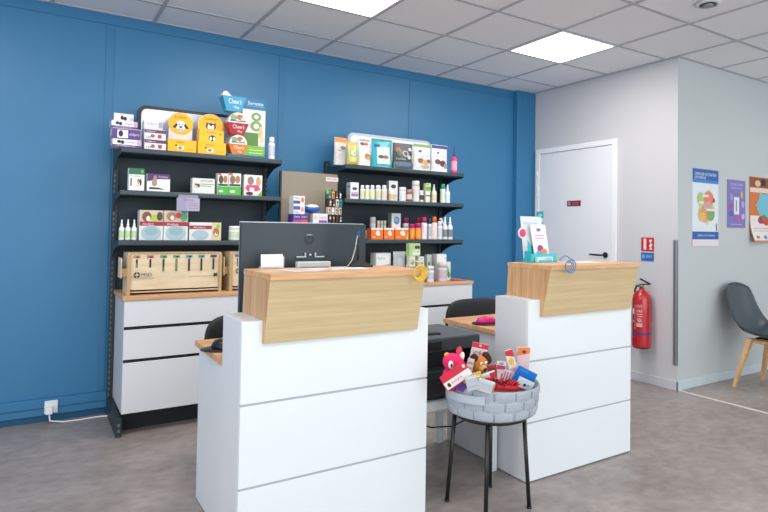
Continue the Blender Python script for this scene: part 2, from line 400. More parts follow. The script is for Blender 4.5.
# ---------------------------------------------------------------- product helpers
def dogp(cu, cv, s, c1='#8a5a3a', c2='#f0e6da', ar=1.0):
    return [('e', cu, cv, .16*s, .2*s*ar, c1), ('e', cu-.15*s, cv+.02*s, .07*s, .17*s*ar, c2), ('e', cu+.15*s, cv+.02*s, .07*s, .17*s*ar, '#4a3428'), ('e', cu, cv-.08*s*ar, .09*s, .1*s*ar, c2), ('e', cu, cv-.05*s*ar, .03*s, .035*s*ar, '#1c1512'),
            ('e', cu-.06*s, cv+.05*s*ar, .02*s, .025*s*ar, '#1c1512'), ('e', cu+.06*s, cv+.05*s*ar, .02*s, .025*s*ar, '#1c1512')]
def carton(name, label, cat, px0, px1, pyt, Y, base, depth, body, pr=(), side=None, group=None, flush=False):
    mid = (pyt + 0)
    xa = atY(px0, pyt, Y).x; x1 = atY(px1, pyt, Y).x - .0015; slope = max(.1, xa/Y)
    depth = min(depth, .35*(x1-xa)/slope); x0 = atY(px0, pyt, Y if flush else Y+depth*.9).x
    z1 = atY((px0+px1)/2, pyt, Y).z; z0 = base
    mb = MB(); mb.box(x0, x1, Y, Y+depth, z0, z1, body, .0008, seg=1)
    if side:
        mb.prints(lambda u, v, off: (x0-off, Y+depth-u*depth, z0+(z1-z0)*v), side)
    mb.prints(fy(x0, x1, z0, z1, Y), list(pr))
    return mb.build(name, loc=((x0+x1)/2, Y+depth/2, z0), label=label, cat=cat, group=group), z1
def bottle(name, label, px0, px1, pyt, Y, base, kind, body, cap, band=None, group=None, cat='bottle'):
    x0 = atY(px0, pyt, Y).x; x1 = atY(px1, pyt, Y).x; r = (x1-x0)/2*.97; x0 = atY(px0, pyt, Y+r).x; x1 = atY(px1, pyt, Y+r).x; c = Vector(((x0+x1)/2, Y+r, base)); H = atY((px0+px1)/2, pyt, Y).z-base
    band = band or body
    if kind == 'jar':
        pr = [(r*.97, 0, body), (r, .004, body), (r, H*.18, band), (r, H*.6, body), (r, H*.72, body), (r*.9, H*.74, body)]; cp = [(r*.96, H*.742, cap), (r*.97, H-.003, cap), (r*.92, H, cap), (0, H, cap)]
    elif kind == 'spray':
        pr = [(r*.95, 0, body), (r, .005, body), (r, H*.12, band), (r, H*.45, body), (r*.97, H*.58, body), (r*.45, H*.68, body), (r*.4, H*.7, body)]
        cp = [(r*.5, H*.701, cap), (r*.5, H*.78, cap), (r*.3, H*.8, cap), (r*.25, H, cap), (0, H, cap)]
    elif kind == 'tall':
        pr = [(r*.95, 0, body), (r, .005, body), (r, H*.15, band), (r, H*.62, body), (r, H*.7, body), (r*.85, H*.74, body)]
        cp = [(r*.8, H*.741, cap), (r*.75, H*.96, cap), (r*.6, H, cap), (0, H, cap)]
    elif kind == 'point':
        pr = [(r*.95, 0, body), (r, .004, body), (r, H*.1, band), (r, H*.45, body), (r*.9, H*.55, body), (r*.4, H*.64, body)]
        cp = [(r*.45, H*.641, cap), (r*.4, H*.7, cap), (r*.15, H, cap), (0, H, cap)]
    o = MB().lathe(pr, c, 18).build(name, loc=c, label=label, cat=cat, group=group)
    MB().lathe(cp, c, 16).build('cap', o)
    if kind == 'trig': pass
    return o
def pouch(label, px0, px1, pyt, Y, base, body, pr, t=.035, tilt=0, name='treat_pouch'):
    x0 = atY(px0, pyt, Y+t*.8).x; x1 = atY(px1, pyt, Y+t*.8).x - .003; z1 = atY((px0+px1)/2, pyt, Y+t).z; W = (x1-x0)*1.03; H = z1-base
    yc = Y+t
    def S(u, v, sgn, off=0):
        th = t*(1-v**1.6)*(max(0, 1-abs(2*u-1)**3))**.5*(.35+.65*min(1, v*6+.4))
        pin = W*(.02*math.sin(v*PI)+.035*v*(.6+.4*math.sin(x0*31)))+.0015*math.sin(14*v+x0*17)
        wob = .003*math.sin(9*u+6*v+x0*40)*(1-v)
        return Vector((x0+pin+(W-2*pin)*u, yc-sgn*(th+wob*(th > 0)+.0012+off), base+H*v))
    mb = MB(); n = 12; mm = 10; vs = []; fs = []
    for sgn in (1, -1):
        o = len(vs)
        for j in range(mm+1):
            for i in range(n+1): vs.append(S(i/n, j/mm, sgn))
        for j in range(mm):
            for i in range(n): a = o+j*(n+1)+i; fs.append((a, a+1, a+n+2, a+n+1))
    k0 = (mm+1)*(n+1)
    for j in range(mm):
        for i in (0, n): a = j*(n+1)+i; b_ = a+n+1; fs.append((a, b_, b_+k0, a+k0))
    for i in range(n):
        a = i; fs.append((a, a+1, a+1+k0, a+k0)); a = mm*(n+1)+i; fs.append((a, a+1, a+1+k0, a+k0))
    mb.add(vs, fs, mat(body, .3, var=.04, scale=25, bump=.3), True)
    mb.prints(lambda u, v, off: S(u, v, 1, off+.0012), [('r', 0.02, .955, .98, .965, '#8d9499')]+list(pr))
    return mb.build(name, loc=((x0+x1)/2, yc, base), label=label, cat='pouch')

# ---------------------------------------------------------------- left shelving, top shelf
Z = SH[2]+.0035; Y = 4.112
PUR = '#5b3f86'; W_ = '#e6e4ea'
def purp(kind):
    if kind == 0: return [('r', 0, .0, 1, .28, PUR), ('t', .12, .06, .8, .22, 'milpro', '#e8dff5'), ('e', .22, .66, .07, .2, '#2a2226'), ('e', .34, .6, .06, .24, '#3a2a26'), ('t', .5, .5, .9, .75, 'milpro', '#7c5b9c'), ('r', .86, .3, 1, .95, '#cfa4c4')]
    if kind == 1: return [('r', 0, 0, .99, .95, PUR), ('r', .18, .1, .55, .85, '#f1edf2'), ('e', .3, .5, .08, .3, '#2c2530'), ('t', .6, .3, .95, .62, 'milpro', '#e9e2f0')]
    return [('r', 0, .62, 1, .95, '#5f3a62'), ('t', .08, .68, .5, .86, 'milpro', '#f0e9f3'), ('r', .62, .12, .8, .5, '#b04a48'), ('e', .38, .32, .1, .18, '#9a6a50'), ('t', .08, .1, .3, .3, 'cat', PUR)]
# back stack of white and purple boxes
zb = Z
for i, (a, b_, top, kd, lb) in enumerate([(111, 141.6, 139.3, 0, 'white and purple tablet box, lowest of the far left top-shelf stack'), (110.5, 141.2, 128.6, 1, 'purple tablet box, second from the bottom of the far left top-shelf stack'), (110, 138, 121, 0, 'white tablet box, third from the bottom of the far left top-shelf stack')]):
    o, zb = carton('tablet_box', lb, 'box', a, b_, top, Y, zb+(.0006 if i else 0), .11, W_ if kd == 0 else '#dcd6e4', purp(kd), [('r', 0, 0, 1, .3, '#8c78a8'), ('r', .3, .4, .6, .8, '#b7a6cc')], group='purple and white tablet boxes on the top shelf')
carton('tablet_box', 'white card box with a black cat, topmost of the far left top-shelf stack', 'box', 113.5, 134, 113.6, Y, zb+.0006, .05, W_, [('t', .15, .78, .85, .9, 'milpro', '#7c5b9c'), ('e', .42, .36, .1, .22, '#241d20'), ('e', .56, .32, .09, .26, '#2c2220'), ('e', .4, .6, .06, .1, '#241d20'), ('r', .8, .1, .98, .5, '#c9b6d6')], group='purple and white tablet boxes on the top shelf')
zb = Z
for i, (a, b_, top, kd, lb) in enumerate([(142.3, 166.6, 139.3, 2, 'white tablet box with plum band, bottom of the stack beside the yellow displays'), (142.3, 166.2, 129.4, 2, 'white tablet box with plum band, middle of the stack beside the yellow displays')]):
    o, zb = carton('tablet_box', lb, 'box', a, b_, top, Y, zb+(.0006 if i else 0), .11, W_, purp(kd), group='purple and white tablet boxes on the top shelf')
carton('tablet_box', 'plain white box topping the stack beside the yellow displays', 'box', 142.5, 163, 121, Y, zb+.0006, .08, '#dcdce6', [('t', .15, .5, .7, .75, 'milpro', '#8c78a8'), ('r', .78, .2, .98, .9, '#a8a0c4')], group='purple and white tablet boxes on the top shelf')

# yellow collar displays
YE = '#f0b41c'
def yellow(px0, px1, pt_box, pt_card, cx0, cx1, label, stacked):
    x0 = atY(px0, pt_box, Y).x; x1 = atY(px1, pt_box, Y).x-.002; z1 = atY(px0, pt_box, Y).z
    t = thing('collar_display', label, 'display', ((x0+x1)/2, Y+.06, Z))
    mb = MB().box(x0, x1, Y, Y+.10, Z, z1, YE, .001)
    mb.prints(fy(x0, x1, Z, z1, Y), [('t', .28, .7, .58, .84, 'Scalibor', '#5b4210'), ('r', .32, .15, .56, .45, '#efe2c8'), ('e', .28, .5, .035, .09, '#3a6a3a'), ('e', .42, .3, .07, .12, '#8a7a70'), ('r', .66, .2, .95, .24, '#d99a10')])
    mb.build('tray', t)
    a0 = atY(cx0, pt_card, Y+.102).x; a1 = atY(cx1, pt_card, Y+.102).x; zt = atY((cx0+cx1)/2, pt_card, Y+.102).z; r = (a1-a0)/2
    zc = zt-r*.95; pts = [(a0+.004, Z), (a1-.004, Z), (a1-.004, zc-r*.5)]
    for i in range(17): an = -.45+ (PI+.9)*i/16; pts.append(((a0+a1)/2+r*math.cos(an)*(1 if abs(math.cos(an)) < .7 else 1), zc+r*.95*math.sin(an)))
    pts.append((a0+.004, zc-r*.5))
    mb = MB().prism(pts, 'y', Y+.102, Y+.108, '#dcd6de')
    f = fy(a0, a1, zc-r, zt, Y+.102)
    n = [('e', .5, .5, .5, .49, YE), ('t', .24, .74, .76, .86, 'Scalibor', '#5b4210')]
    if not stacked: n += [('e', .5, .42, .2, .22, '#e4e6ec'), ('p', [(.32, .52), (.16, .32), (.3, .3), (.38, .46)], '#2e2a33'), ('p', [(.68, .52), (.84, .32), (.7, .3), (.62, .46)], '#2e2a33'), ('e', .5, .36, .06, .05, '#1d1b22'), ('e', .43, .48, .025, .03, '#1d1b22'), ('e', .57, .48, .025, .03, '#1d1b22'), ('e', .5, .24, .12, .09, '#cfd2da'), ('t', .4, .2, .6, .27, 'dog', '#2e2a33')]
    else: n += [('e', .5, .48, .2, .14, '#2e2a33'), ('e', .42, .46, .05, .1, '#eeeeee'), ('e', .58, .46, .05, .1, '#eeeeee'), ('p', [(.3, .56), (.34, .66), (.4, .58)], '#7a2a22'), ('p', [(.6, .58), (.68, .66), (.7, .56)], '#7a2a22'), ('r', .45, .36, .55, .5, '#eeeeee')]
    mb.prints(f, n); mb.build('header_card', t, label='rounded yellow header card')
    if stacked:
        b0 = atY(199.5, 130, Y+.015).x; b1 = atY(224, 130, Y+.015).x; zt = atY(211, 130, Y+.015).z
        o = MB().box(b0, b1, Y+.015, Y+.095, z1+.0006, zt, '#f2b722', .001)
        o.prints(fy(b0, b1, z1, zt, Y+.015), [('t', .3, .74, .7, .88, 'Scalibor', '#5b4210'), ('e', .52, .34, .15, .24, '#2e2a33'), ('e', .46, .3, .05, .16, '#eeeeee'), ('e', .6, .3, .05, .16, '#eeeeee'), ('e', .85, .7, .04, .08, '#b0601c')])
        o.build('collar_box', loc=((b0+b1)/2, Y+.05, z1), label='yellow collar box resting on the right-hand yellow display tray', cat='box')
yellow(168, 197, 138.4, 112.6, 168.5, 193.5, 'yellow collar display with a spotted dog face on its round card', False)
yellow(198, 226.5, 141, 114, 198, 224, 'yellow collar display under a second yellow box', True)

# green and blue flea-collar board, bowls, bottle
zt = atY(238, 93, Y+.12)
x0 = atY(245.5, 110, Y+.12).x; x1 = atY(265.5, 110, Y+.12).x; z1 = atY(255, 99.5, Y+.12).z
t = thing('leaflet_board', 'tall white and green pet board with a big 8 beside the bowls', 'display', ((x0+x1)/2, Y+.12, Z))
mb = MB().box(x0-.02, x1, Y+.12, Y+.126, Z+.014, z1, '#e6e9ec')
mb.prints(fy(x0-.02, x1, Z+.014, z1, Y+.12), [('r', 0, .82, 1, 1, '#2576a6'), ('t', .22, .9, .9, .96, 'Seresto', '#e8f3fa'), ('r', .15, .875, .95, .88, '#9fd0ea'), ('r', 0, 0, 1, .2, '#8cc24a'), ('e', .6, .7, .22, .075, '#7da05c'), ('e', .6, .7, .1, .035, '#e6e9ec'), ('e', .6, .54, .26, .09, '#86a866'), ('e', .6, .54, .12, .045, '#e6e9ec'), ('r', 0, .2, .7, .42, '#5d8a48'), ('e', .8, .42, .1, .1, '#d8c08e'), ('e', .86, .33, .1, .08, '#e3cf9f'), ('e', .82, .5, .07, .045, '#e0c896'), ('r', .3, .12, .9, .13, '#e9f3d6'), ('r', .3, .07, .9, .08, '#e9f3d6')])
mb.build('panel', t)
bx0 = atY(228, 155, Y).x; bx1 = atY(268, 155, Y).x
MB().box(bx0, bx1, Y-.004, Y+.13, Z, Z+.0135, '#13708c', .002).build('base', t)
def bowl(px0, px1, pyt, pyb, c, label, lid, dark):
    x0 = atY(px0, pyt, Y+.01).x; x1 = atY(px1, pyt, Y+.01).x; cx = (x0+x1)/2; w = (x1-x0)/2
    zb = atY((px0+px1)/2, pyb, Y+.01).z; zt = atY((px0+px1)/2, pyt, Y+.01).z; h = zt-zb
    yb = Y+.005; hz = h*(.52 if lid else 1)
    t = thing('treat_tub', label, 'tub', (cx, yb, zb))
    mb = MB(); vs = []
    for (k, z) in ((.6, zb), (1, zb+hz)):
        vs += [(cx-w*k, yb+.04*(1-k), z), (cx+w*k, yb+.04*(1-k), z), (cx+w*k, yb+.1-.02*(1-k), z), (cx-w*k, yb+.1-.02*(1-k), z)]
    mb.add(vs, [(3, 2, 1, 0), (4, 5, 6, 7), (0, 1, 5, 4), (1, 2, 6, 5), (2, 3, 7, 6), (3, 0, 4, 7)], mat(c, .35))
    fn = lambda u, v, off: (cx-w*(.6+.4*v)+2*w*(.6+.4*v)*u, yb+.016*(1-v)-off, zb+hz*v)
    mb.prints(fn, [('t', .22, .5, .85, .85, "Chew's", '#f2f6f8'), ('t', .45, .14, .8, .38, '+Dog', '#f2f6f8')], .001)
    mb.build('tub', t)
    if lid:
        pts = [(cx+w*.92*math.cos(PI*i/14), zb+hz+.0005+(h-hz)*math.sin(PI*i/14)) for i in range(15)]
        mb = MB().prism(pts, 'y', yb+.002, yb+.07, '#dfe8e6')
        mb.prints(fy(cx-w, cx+w, zb+hz, zt, yb+.002), [('e', .3, .5, .16, .28, '#88a25e'), ('e', .58, .55, .16, .28, '#b06a4a'), ('p', [(.12, .12), (.88, .12), (.8, .3), (.5, .2), (.15, .32)], '#2d6a9c'), ('e', .72, .4, .1, .18, '#d9c79a')])
        mb.build('lid', t)
    else:
        MB().prism([(cx-w, zt), (cx-w*.85, zt+.03), (cx-w*.6, zt+.035), (cx-w*.2, zt+.004), (cx-w*.2, zt)], 'y', yb+.02, yb+.09, '#dfe6ea').build('lid', t)
    return t
bowl(229, 248, 135, 154.2, '#e47c2e', 'orange treat tub with picture lid, lowest of three on the left shelving', True, 0)
bowl(227.5, 249, 112.5, 134.4, '#a9202c', 'red treat tub with picture lid, middle of three on the left shelving', True, 0)
bowl(222.5, 246.5, 96.5, 111, '#3b9cc4', 'light blue treat tub tipped at the very top of the tub pile', False, 0)
bottle('lotion_bottle', 'slim white bottle at the right end of the left top shelf', 268.5, 275, 136.8, Y+.02, Z, 'tall', '#dfe3ee', '#e6e9f2', '#bfc6dd')

# ---------------------------------------------------------------- left shelving, middle shelf
Z = SH[1]+.0035; Y = 4.14
G1 = '#e9ecea'
carton('worming_box', 'tall green-topped white box, leftmost on the left middle shelf', 'box', 128, 145, 168.2, Y, Z, .06, G1, [('r', 0, .72, 1, 1, '#2f6b4c'), ('e', .85, .86, .1, .08, '#5fae5a'), ('t', .1, .62, .7, .68, 'Frontline', '#3a3a3a'), ('r', .1, .2, .2, .55, '#6b726e')]+dogp(.62, .36, .9, '#9a8b76'))
carton('worming_box', 'white and violet box with a cat, second on the left middle shelf', 'box', 146, 170.5, 173.9, Y, Z, .06, G1, [('p', [(0, .55), (0, 1), (1, 1), (1, .72), (.5, .7)], '#53306e'), ('t', .5, .78, .9, .9, 'Frontline', '#d9c9e6'), ('e', .32, .5, .12, .22, '#a58c78'), ('e', .34, .75, .08, .16, '#a0866f'), ('p', [(.1, .12), (.8, .12), (.5, .22), (.1, .24)], '#2c2c30')])
carton('worming_box', 'low white box with small print, centre of the left middle shelf', 'box', 190.8, 215.2, 178.4, Y, Z, .06, '#d9ddd8', [('t', .35, .76, .9, .9, 'VETOCANIS', '#2e2e30'), ('r', .35, .6, .95, .64, '#6a6e70'), ('r', .35, .48, .85, .52, '#6a6e70')]+dogp(.16, .5, .75, '#7b5a44'))
for a, b_, lb, cc in ((216, 228.7, 'white and green dog box, left of a touching pair', '#5a4436'), (229, 241.5, 'white and green dog box, right of a touching pair', '#8a6a50')):
    carton('worming_box', lb+' of left middle shelf', 'box', a, b_, 173.3, Y, Z, .06, '#dfe4de', [('r', 0, 0, 1, .38, '#4fae45'), ('r', .05, .4, .95, .5, '#3a3d3c'), ('e', .3, .7, .22, .2, cc), ('e', .72, .72, .2, .18, '#a87a58'), ('r', .12, .1, .5, .2, '#d6efcd'), ('r', 0, .9, .3, 1, '#d9534a')], group='pair of green boxes on the middle shelf', flush=(a > 220))
carton('worming_box', 'white box with pink band and dog, right end of the left middle shelf', 'box', 242.2, 262.6, 175, Y, Z, .06, '#dfe2da', [('p', [(.05, .35), (.15, .52), (.8, .52), (.9, .3), (.7, .22), (.2, .2)], '#d0477c'), ('e', .35, .72, .18, .2, '#8d7a70'), ('e', .78, .7, .14, .22, '#c69a72'), ('r', .3, .2, .55, .38, '#e9e4ea'), ('p', [(.75, 0), (1, 0), (1, .3)], '#71b04d'), ('e', .3, .1, .2, .08, '#3a2a2c')])
# price card under that shelf
x0 = atY(176.5, 205, 4.104).x; x1 = atY(199.5, 205, 4.104).x; z0 = atY(188, 211, 4.104).z; z1 = SH[1]-.022
MB().box(x0, x1, 4.1, 4.1015, z0, z1-.01, '#a9a3b8').box(x0+.01, x1-.01, 4.1015, 4.104, z1-.02, z1+.01, '#8e8aa0').prints(fy(x0, x1, z0, z1-.01, 4.1), [('r', .0, .0, .42, 1, '#9a94b2'), ('t', .3, .78, .72, .9, 'DETARTRAGE', '#4c4860'), ('r', .48, .2, .94, .24, '#8a87a0'), ('r', .48, .4, .94, .44, '#8a87a0'), ('r', .48, .58, .9, .62, '#8a87a0')]).build('shelf_card', loc=((x0+x1)/2, 4.1, z0), label='pale violet card hanging from the left middle shelf edge', cat='card')

# ---------------------------------------------------------------- left shelving, lower shelf
Z = SH[0]+.0035; Y = 4.14
for i, (a, b_) in enumerate(((119, 124.8), (125.4, 131), (131.6, 137.2))):
    bottle('spray_bottle', ['leftmost', 'middle', 'rightmost'][i]+' of three small white spray bottles with green bands', a, b_, 219.5, Y, Z, 'spray', '#dfe6e2', '#eef1f3', '#bcd7a8', group='small spray bottles on the lower left shelf')
def dental(extra=()):
    return [('r', 0, .56, 1, 1, '#cdbfae'), ('r', 0, .48, 1, .62, '#a32443'), ('t', .12, .51, .6, .58, 'Aludent', '#efd6dd'), ('e', .5, .24, .42, .26, '#a6bfc8'), ('r', .0, .0, .07, .48, '#dce4e6'), ('r', .93, 0, 1, .48, '#dce4e6'), ('e', .5, .3, .28, .14, '#8fb0bc')]+list(extra)
carton('dental_chew_box', 'tall dog chew box with a hound picture and maroon band, left of the pair', 'box', 138, 163.6, 210.2, Y, Z, .09, '#d3dadb', dental([('e', .3, .78, .2, .17, '#7a4c36'), ('e', .36, .72, .09, .09, '#e6ddd2'), ('e', .62, .74, .14, .12, '#a8c83a'), ('e', .85, .8, .13, .15, '#5e4434')]), group='dog chew boxes on the lower left shelf')
carton('dental_chew_box', 'tall dog chew box with terrier picture and maroon band, right of the pair', 'box', 164.2, 188.4, 210.8, Y, Z, .09, '#d3dadb', dental([('e', .3, .8, .2, .15, '#a3806a'), ('e', .34, .76, .08, .08, '#efe9e2'), ('e', .82, .78, .15, .15, '#57a06a'), ('e', .6, .84, .12, .1, '#c8483c'), ('r', .72, .9, .95, 1, '#48a0c0')]), group='dog chew boxes on the lower left shelf', flush=True)
carton('dental_chew_box', 'lower wide dog chew box with a small dog at its right end', 'box', 189.5, 221.5, 222.4, Y, Z, .09, '#d9dfe0', [('r', 0, .62, .7, .82, '#a32443'), ('t', .12, .67, .5, .77, 'Aludent', '#efd6dd'), ('e', .34, .3, .26, .28, '#a6bfc8'), ('r', .7, 0, 1, 1, '#d6c9a2'), ('e', .84, .45, .1, .26, '#a8744e'), ('e', .84, .34, .05, .1, '#efe6da'), ('e', .9, .78, .06, .14, '#9cb45c'), ('e', .85, .4, .02, .04, '#201814')], group='dog chew boxes on the lower left shelf', flush=True)
bottle('cream_jar', 'wide white jar with a green line beside the monitor edge', 228.6, 240.6, 226, Y, Z, 'jar', '#e3e6e2', '#f0f2f2', '#c3d9b0', cat='jar')

# ---------------------------------------------------------------- wooden dispensers on the cabinet
def dispenser(px0, px1, label, slots, full=True, xoff=0):
    Yd = 4.03; x0 = atY(px0, 290, Yd).x; x1 = px1 if px1 < 10 else atY(px1, 285, Yd).x
    z0 = CT+.001; z1 = 1.085; W = x1-x0
    t = thing('wooden_dispenser', label, 'dispenser', ((x0+x1)/2, Yd+.1, z0))
    EDGE = mat('#bd9c70', .55)
    MB().box(x0+.014, x1-.014, Yd, Yd+.008, z0+.03, z1-.006, BIRCH).prints(fy(x0+.014, x1-.014, z0+.03, z1-.006, Yd), slots).build('front_panel', t)
    for a in (x0, x1-.012):
        MB().box(a, a+.012, Yd-.006, Yd+.21, z0, z1-.004, BIRCH, .001).build('end_panel', t)
        MB().box(a-.003, a+.015, Yd-.012, Yd-.0065, z0, z1-.008, EDGE).build('corner_strip', t)
    MB().box(x0+.012, x1-.012, Yd+.008, Yd+.205, z0+.012, z0+.02, BIRCH).build('bottom', t)
    MB().box(x0+.0, x1-.0, Yd-.004, Yd+.21, z1-.0035, z1+.004, mat('#c9ab84', .5), .001).build('lid', t)
    MB().box(x0+.012, x1-.012, Yd+.2, Yd+.208, z0+.02, z1-.006, BIRCH).build('rear_panel', t)
    hx = x0
    MB().box(hx-.034, hx-.026, Yd+.03, Yd+.17, z0+.1, z1-.03, BIRCH, .002).box(hx-.026, hx-.0005, Yd+.035, Yd+.05, z0+.11, z0+.16, EDGE).box(hx-.026, hx-.0005, Yd+.15, Yd+.165, z0+.11, z0+.16, EDGE).build('side_handle', t)
tabs = ['#b98a6a', '#b56a6a', '#5f9a6c', '#5f9a6c', '#4a98b4', '#4a98b4', '#6d4a62']
sl = []
for i, cc in enumerate(tabs):
    u = .068+.144*i; low = .62 if i < 2 else .5
    if i == 6: low = .53
    sl += [('r', u-.038, .89, u+.038, .97, cc), ('r', u-.005, .9, u+.02, .94, '#2b2628'), ('r', u-.010, low, u+.010, .86, '#221e1a')]
    if i in (0, 2, 3): sl.append(('r', u-.006, low+(.0 if i == 3 else 0), u+.006, low+(.12 if i != 3 else .34), '#8c8f4e' if i == 0 else '#7f9a55'))
def msd(u, v, su=1.0):
    g = '#243438'
    return [('e', u, v, .034*su, .085, g), ('e', u, v, .012*su, .03, '#ddcaaa'), ('p', [(u-.032*su, v), (u-.016*su, v+.02), (u-.016*su, v-.02)], '#ddcaaa'), ('p', [(u+.032*su, v), (u+.016*su, v-.02), (u+.016*su, v+.02)], '#ddcaaa'), ('p', [(u, v+.08), (u+.01*su, v+.045), (u-.01*su, v+.045)], '#ddcaaa'), ('p', [(u, v-.08), (u-.01*su, v-.045), (u+.01*su, v-.045)], '#ddcaaa'),
            ('t', u+.05*su, v-.045, u+.16*su, v+.05, 'MSD', g)]
sl += msd(.07, .42)+[('t', .12, .31, .26, .345, 'Sante Animale', '#7a6e5a'), ('r', .64, .335, .93, .345, '#6e6450'), ('p', [(.93, .33), (.98, .33), (.975, .44), (.955, .4), (.94, .44)], '#2a2620')]
dispenser(127, 220.5, 'pale wooden dispenser box with seven coloured slots on the cabinet', sl)
sl2 = []
for i, cc in enumerate(['#5a5a92', '#6d4a62', '#5f9a6c', '#4a98b4']):
    u = .12+.24*i; sl2 += [('r', u-.06, .89, u+.06, .97, cc), ('r', u-.012, .6, u+.012, .86, '#2a2620')]
sl2 += msd(.14, .46, 1.7)
dispenser(229.5, 1.40, 'second wooden dispenser box, partly hidden behind the monitor', sl2)

# ---------------------------------------------------------------- taupe display stand between the shelvings
x0 = 1.503; x1 = 1.949; zt = atY(279.5, 170.5, 4.22).z
SZ = 1.283
TA = mat('#8d8476', .55, var=.03, scale=6)
t = thing('display_stand', 'taupe panelled display stand between the two dark shelvings', 'display', ((x0+x1)/2, 4.1, 0))
MB().box(x0, x1, 4.22, 4.235, .0, zt, TA, .001).build('back_board', t)
MB().box(x0-.012, x0-.0005, 4.215, 4.24, 0, zt, mat('#23282b', .5)).build('edge_strip', t)
MB().box(x0, x1, 3.985, 4.2195, SZ-.02, SZ, mat('#7b7265', .5), .001).build('tray', t)
MB().box(x0+.01, x1-.01, 3.99, 4.2195, 0, SZ-.0205, TA).build('body', t)
a = atY(326, 177, 4.219); b_ = atY(338, 181.5, 4.219)
MB().box(a.x, b_.x, 4.2165, 4.2195, b_.z-.004, a.z, '#e6dfdf').prints(fy(a.x, b_.x, b_.z-.004, a.z, 4.2165), [('t', .1, .3, .9, .75, 'PROMO', '#a8323c')]).build('badge', t)
Z = SZ+.001; Y = 4.0
zz = Z
def rx(px): return atY(px, 210, Y).x
o, zz = carton('medicine_box', 'violet and magenta box at the bottom of the taupe stand pile', 'box', 288.5, 308, 214, Y, Z, .1, '#4b3a86', [('r', 0, 0, .55, .42, '#b0358c'), ('r', .55, 0, 1, .42, '#d84a4a'), ('t', .08, .58, .45, .84, 'Simparica', '#d8d4ee'), ('t', .56, .58, .94, .84, 'Simparica', '#d8d4ee')])
o, zz2 = carton('medicine_box', 'white box with blue band lying on the violet box', 'box', 289.5, 305, 204.6, Y, zz+.0006, .09, '#dfe3ea', [('r', 0, .45, .6, .85, '#4a5f9a'), ('e', .78, .5, .14, .26, '#d89070'), ('t', .06, .1, .5, .28, 'Milbe', '#5a6a8e')])
carton('medicine_box', 'white box with orange picture, topmost of the taupe stand pile', 'box', 289.5, 305, 195.8, Y, zz2+.0006, .09, '#e4e6ea', [('r', 0, .1, .6, .45, '#4a4f8a'), ('e', .8, .55, .14, .32, '#d8764c'), ('t', .06, .62, .55, .85, 'Milbe', '#5a6a8e')])
o, zc = carton('medicine_box', 'white box with magenta print in front of the blue pillow pack', 'box', 309, 328, 213.6, Y, Z, .09, '#dcdfe6', [('r', .38, .1, .95, .38, '#8a4a9c'), ('e', .16, .6, .1, .24, '#d8c6a0'), ('t', .35, .5, .9, .82, 'Cazitel', '#a888b8')])
mb = MB(); xa = rx(306); xb = rx(323); zp = atY(314, 204.5, Y).z; 
mb.ball(((xa+xb)/2, Y+.05, (zc+zp)/2+.001), 1, mat('#2a56a4', .35), ((xb-xa)/2, .04, (zp-zc)/2), sub=3)
mb.ball(((xa+xb)/2, Y+.048, (zc+zp)/2+.012), 1, mat('#dfe6e4', .4), ((xb-xa)/2*.85, .035, (zp-zc)/2*.72), sub=3)
mb.build('wipes_pack', loc=((xa+xb)/2, Y+.05, zc), label='blue and white pillow pack lying on a white box', cat='pack')
# rotating rack of small items
xr0 = rx(329); xr1 = rx(346); xc = (xr0+xr1)/2; zr = atY(337, 186, Y).z
t = thing('counter_rack', 'dark counter rack crammed with small collars and tags', 'rack', (xc, Y+.08, Z))
MB().box(xr0+.01, xr1-.01, Y+.02, Y+.14, Z, Z+.01, BLACK, .002).box(xc-.005, xc+.005, Y+.1, Y+.11, Z+.01, zr-.02, BLACK).box(xr0+.012, xr1-.012, Y+.095, Y+.1, Z+.02, zr-.03, mat('#2a2a30', .5)).build('rack_frame', t)
cols = ['#1c2026', '#23262c', '#3a2228', '#2c3440', '#d8ccb8', '#2e8c96', '#c88a3c', '#8a3c44', '#e6e0d6', '#23262c', '#50363c', '#14171b']
for r_ in range(4):
    for c_ in range(4):
        xx = xr0+.014+(xr1-xr0-.04)*c_/3.4; z_ = Z+.015+r_*(zr-Z-.05)/4; cc = random.choice(cols)
        if r_ == 3 and c_ == 1: cc = '#e8a23c'
        mb = MB().box(xx, xx+.021, Y+.03+.012*(r_ % 2), Y+.04+.012*(r_ % 2)+.04, z_, z_+(zr-Z)/4-.016, cc, .003)
        mb.prints(fy(xx, xx+.021, z_, z_+(zr-Z)/4-.016, Y+.03+.012*(r_ % 2)), [('e', .5, .6, .3, .2, random.choice(cols)), ('r', .2, .15, .8, .3, random.choice(cols))])
        mb.build('packet', t)
MB().box(xr0-.004, xr0+.012, Y+.04, Y+.055, zr-.06, zr-.02, '#7fae4e', .002).build('packet', t, label='green packet')

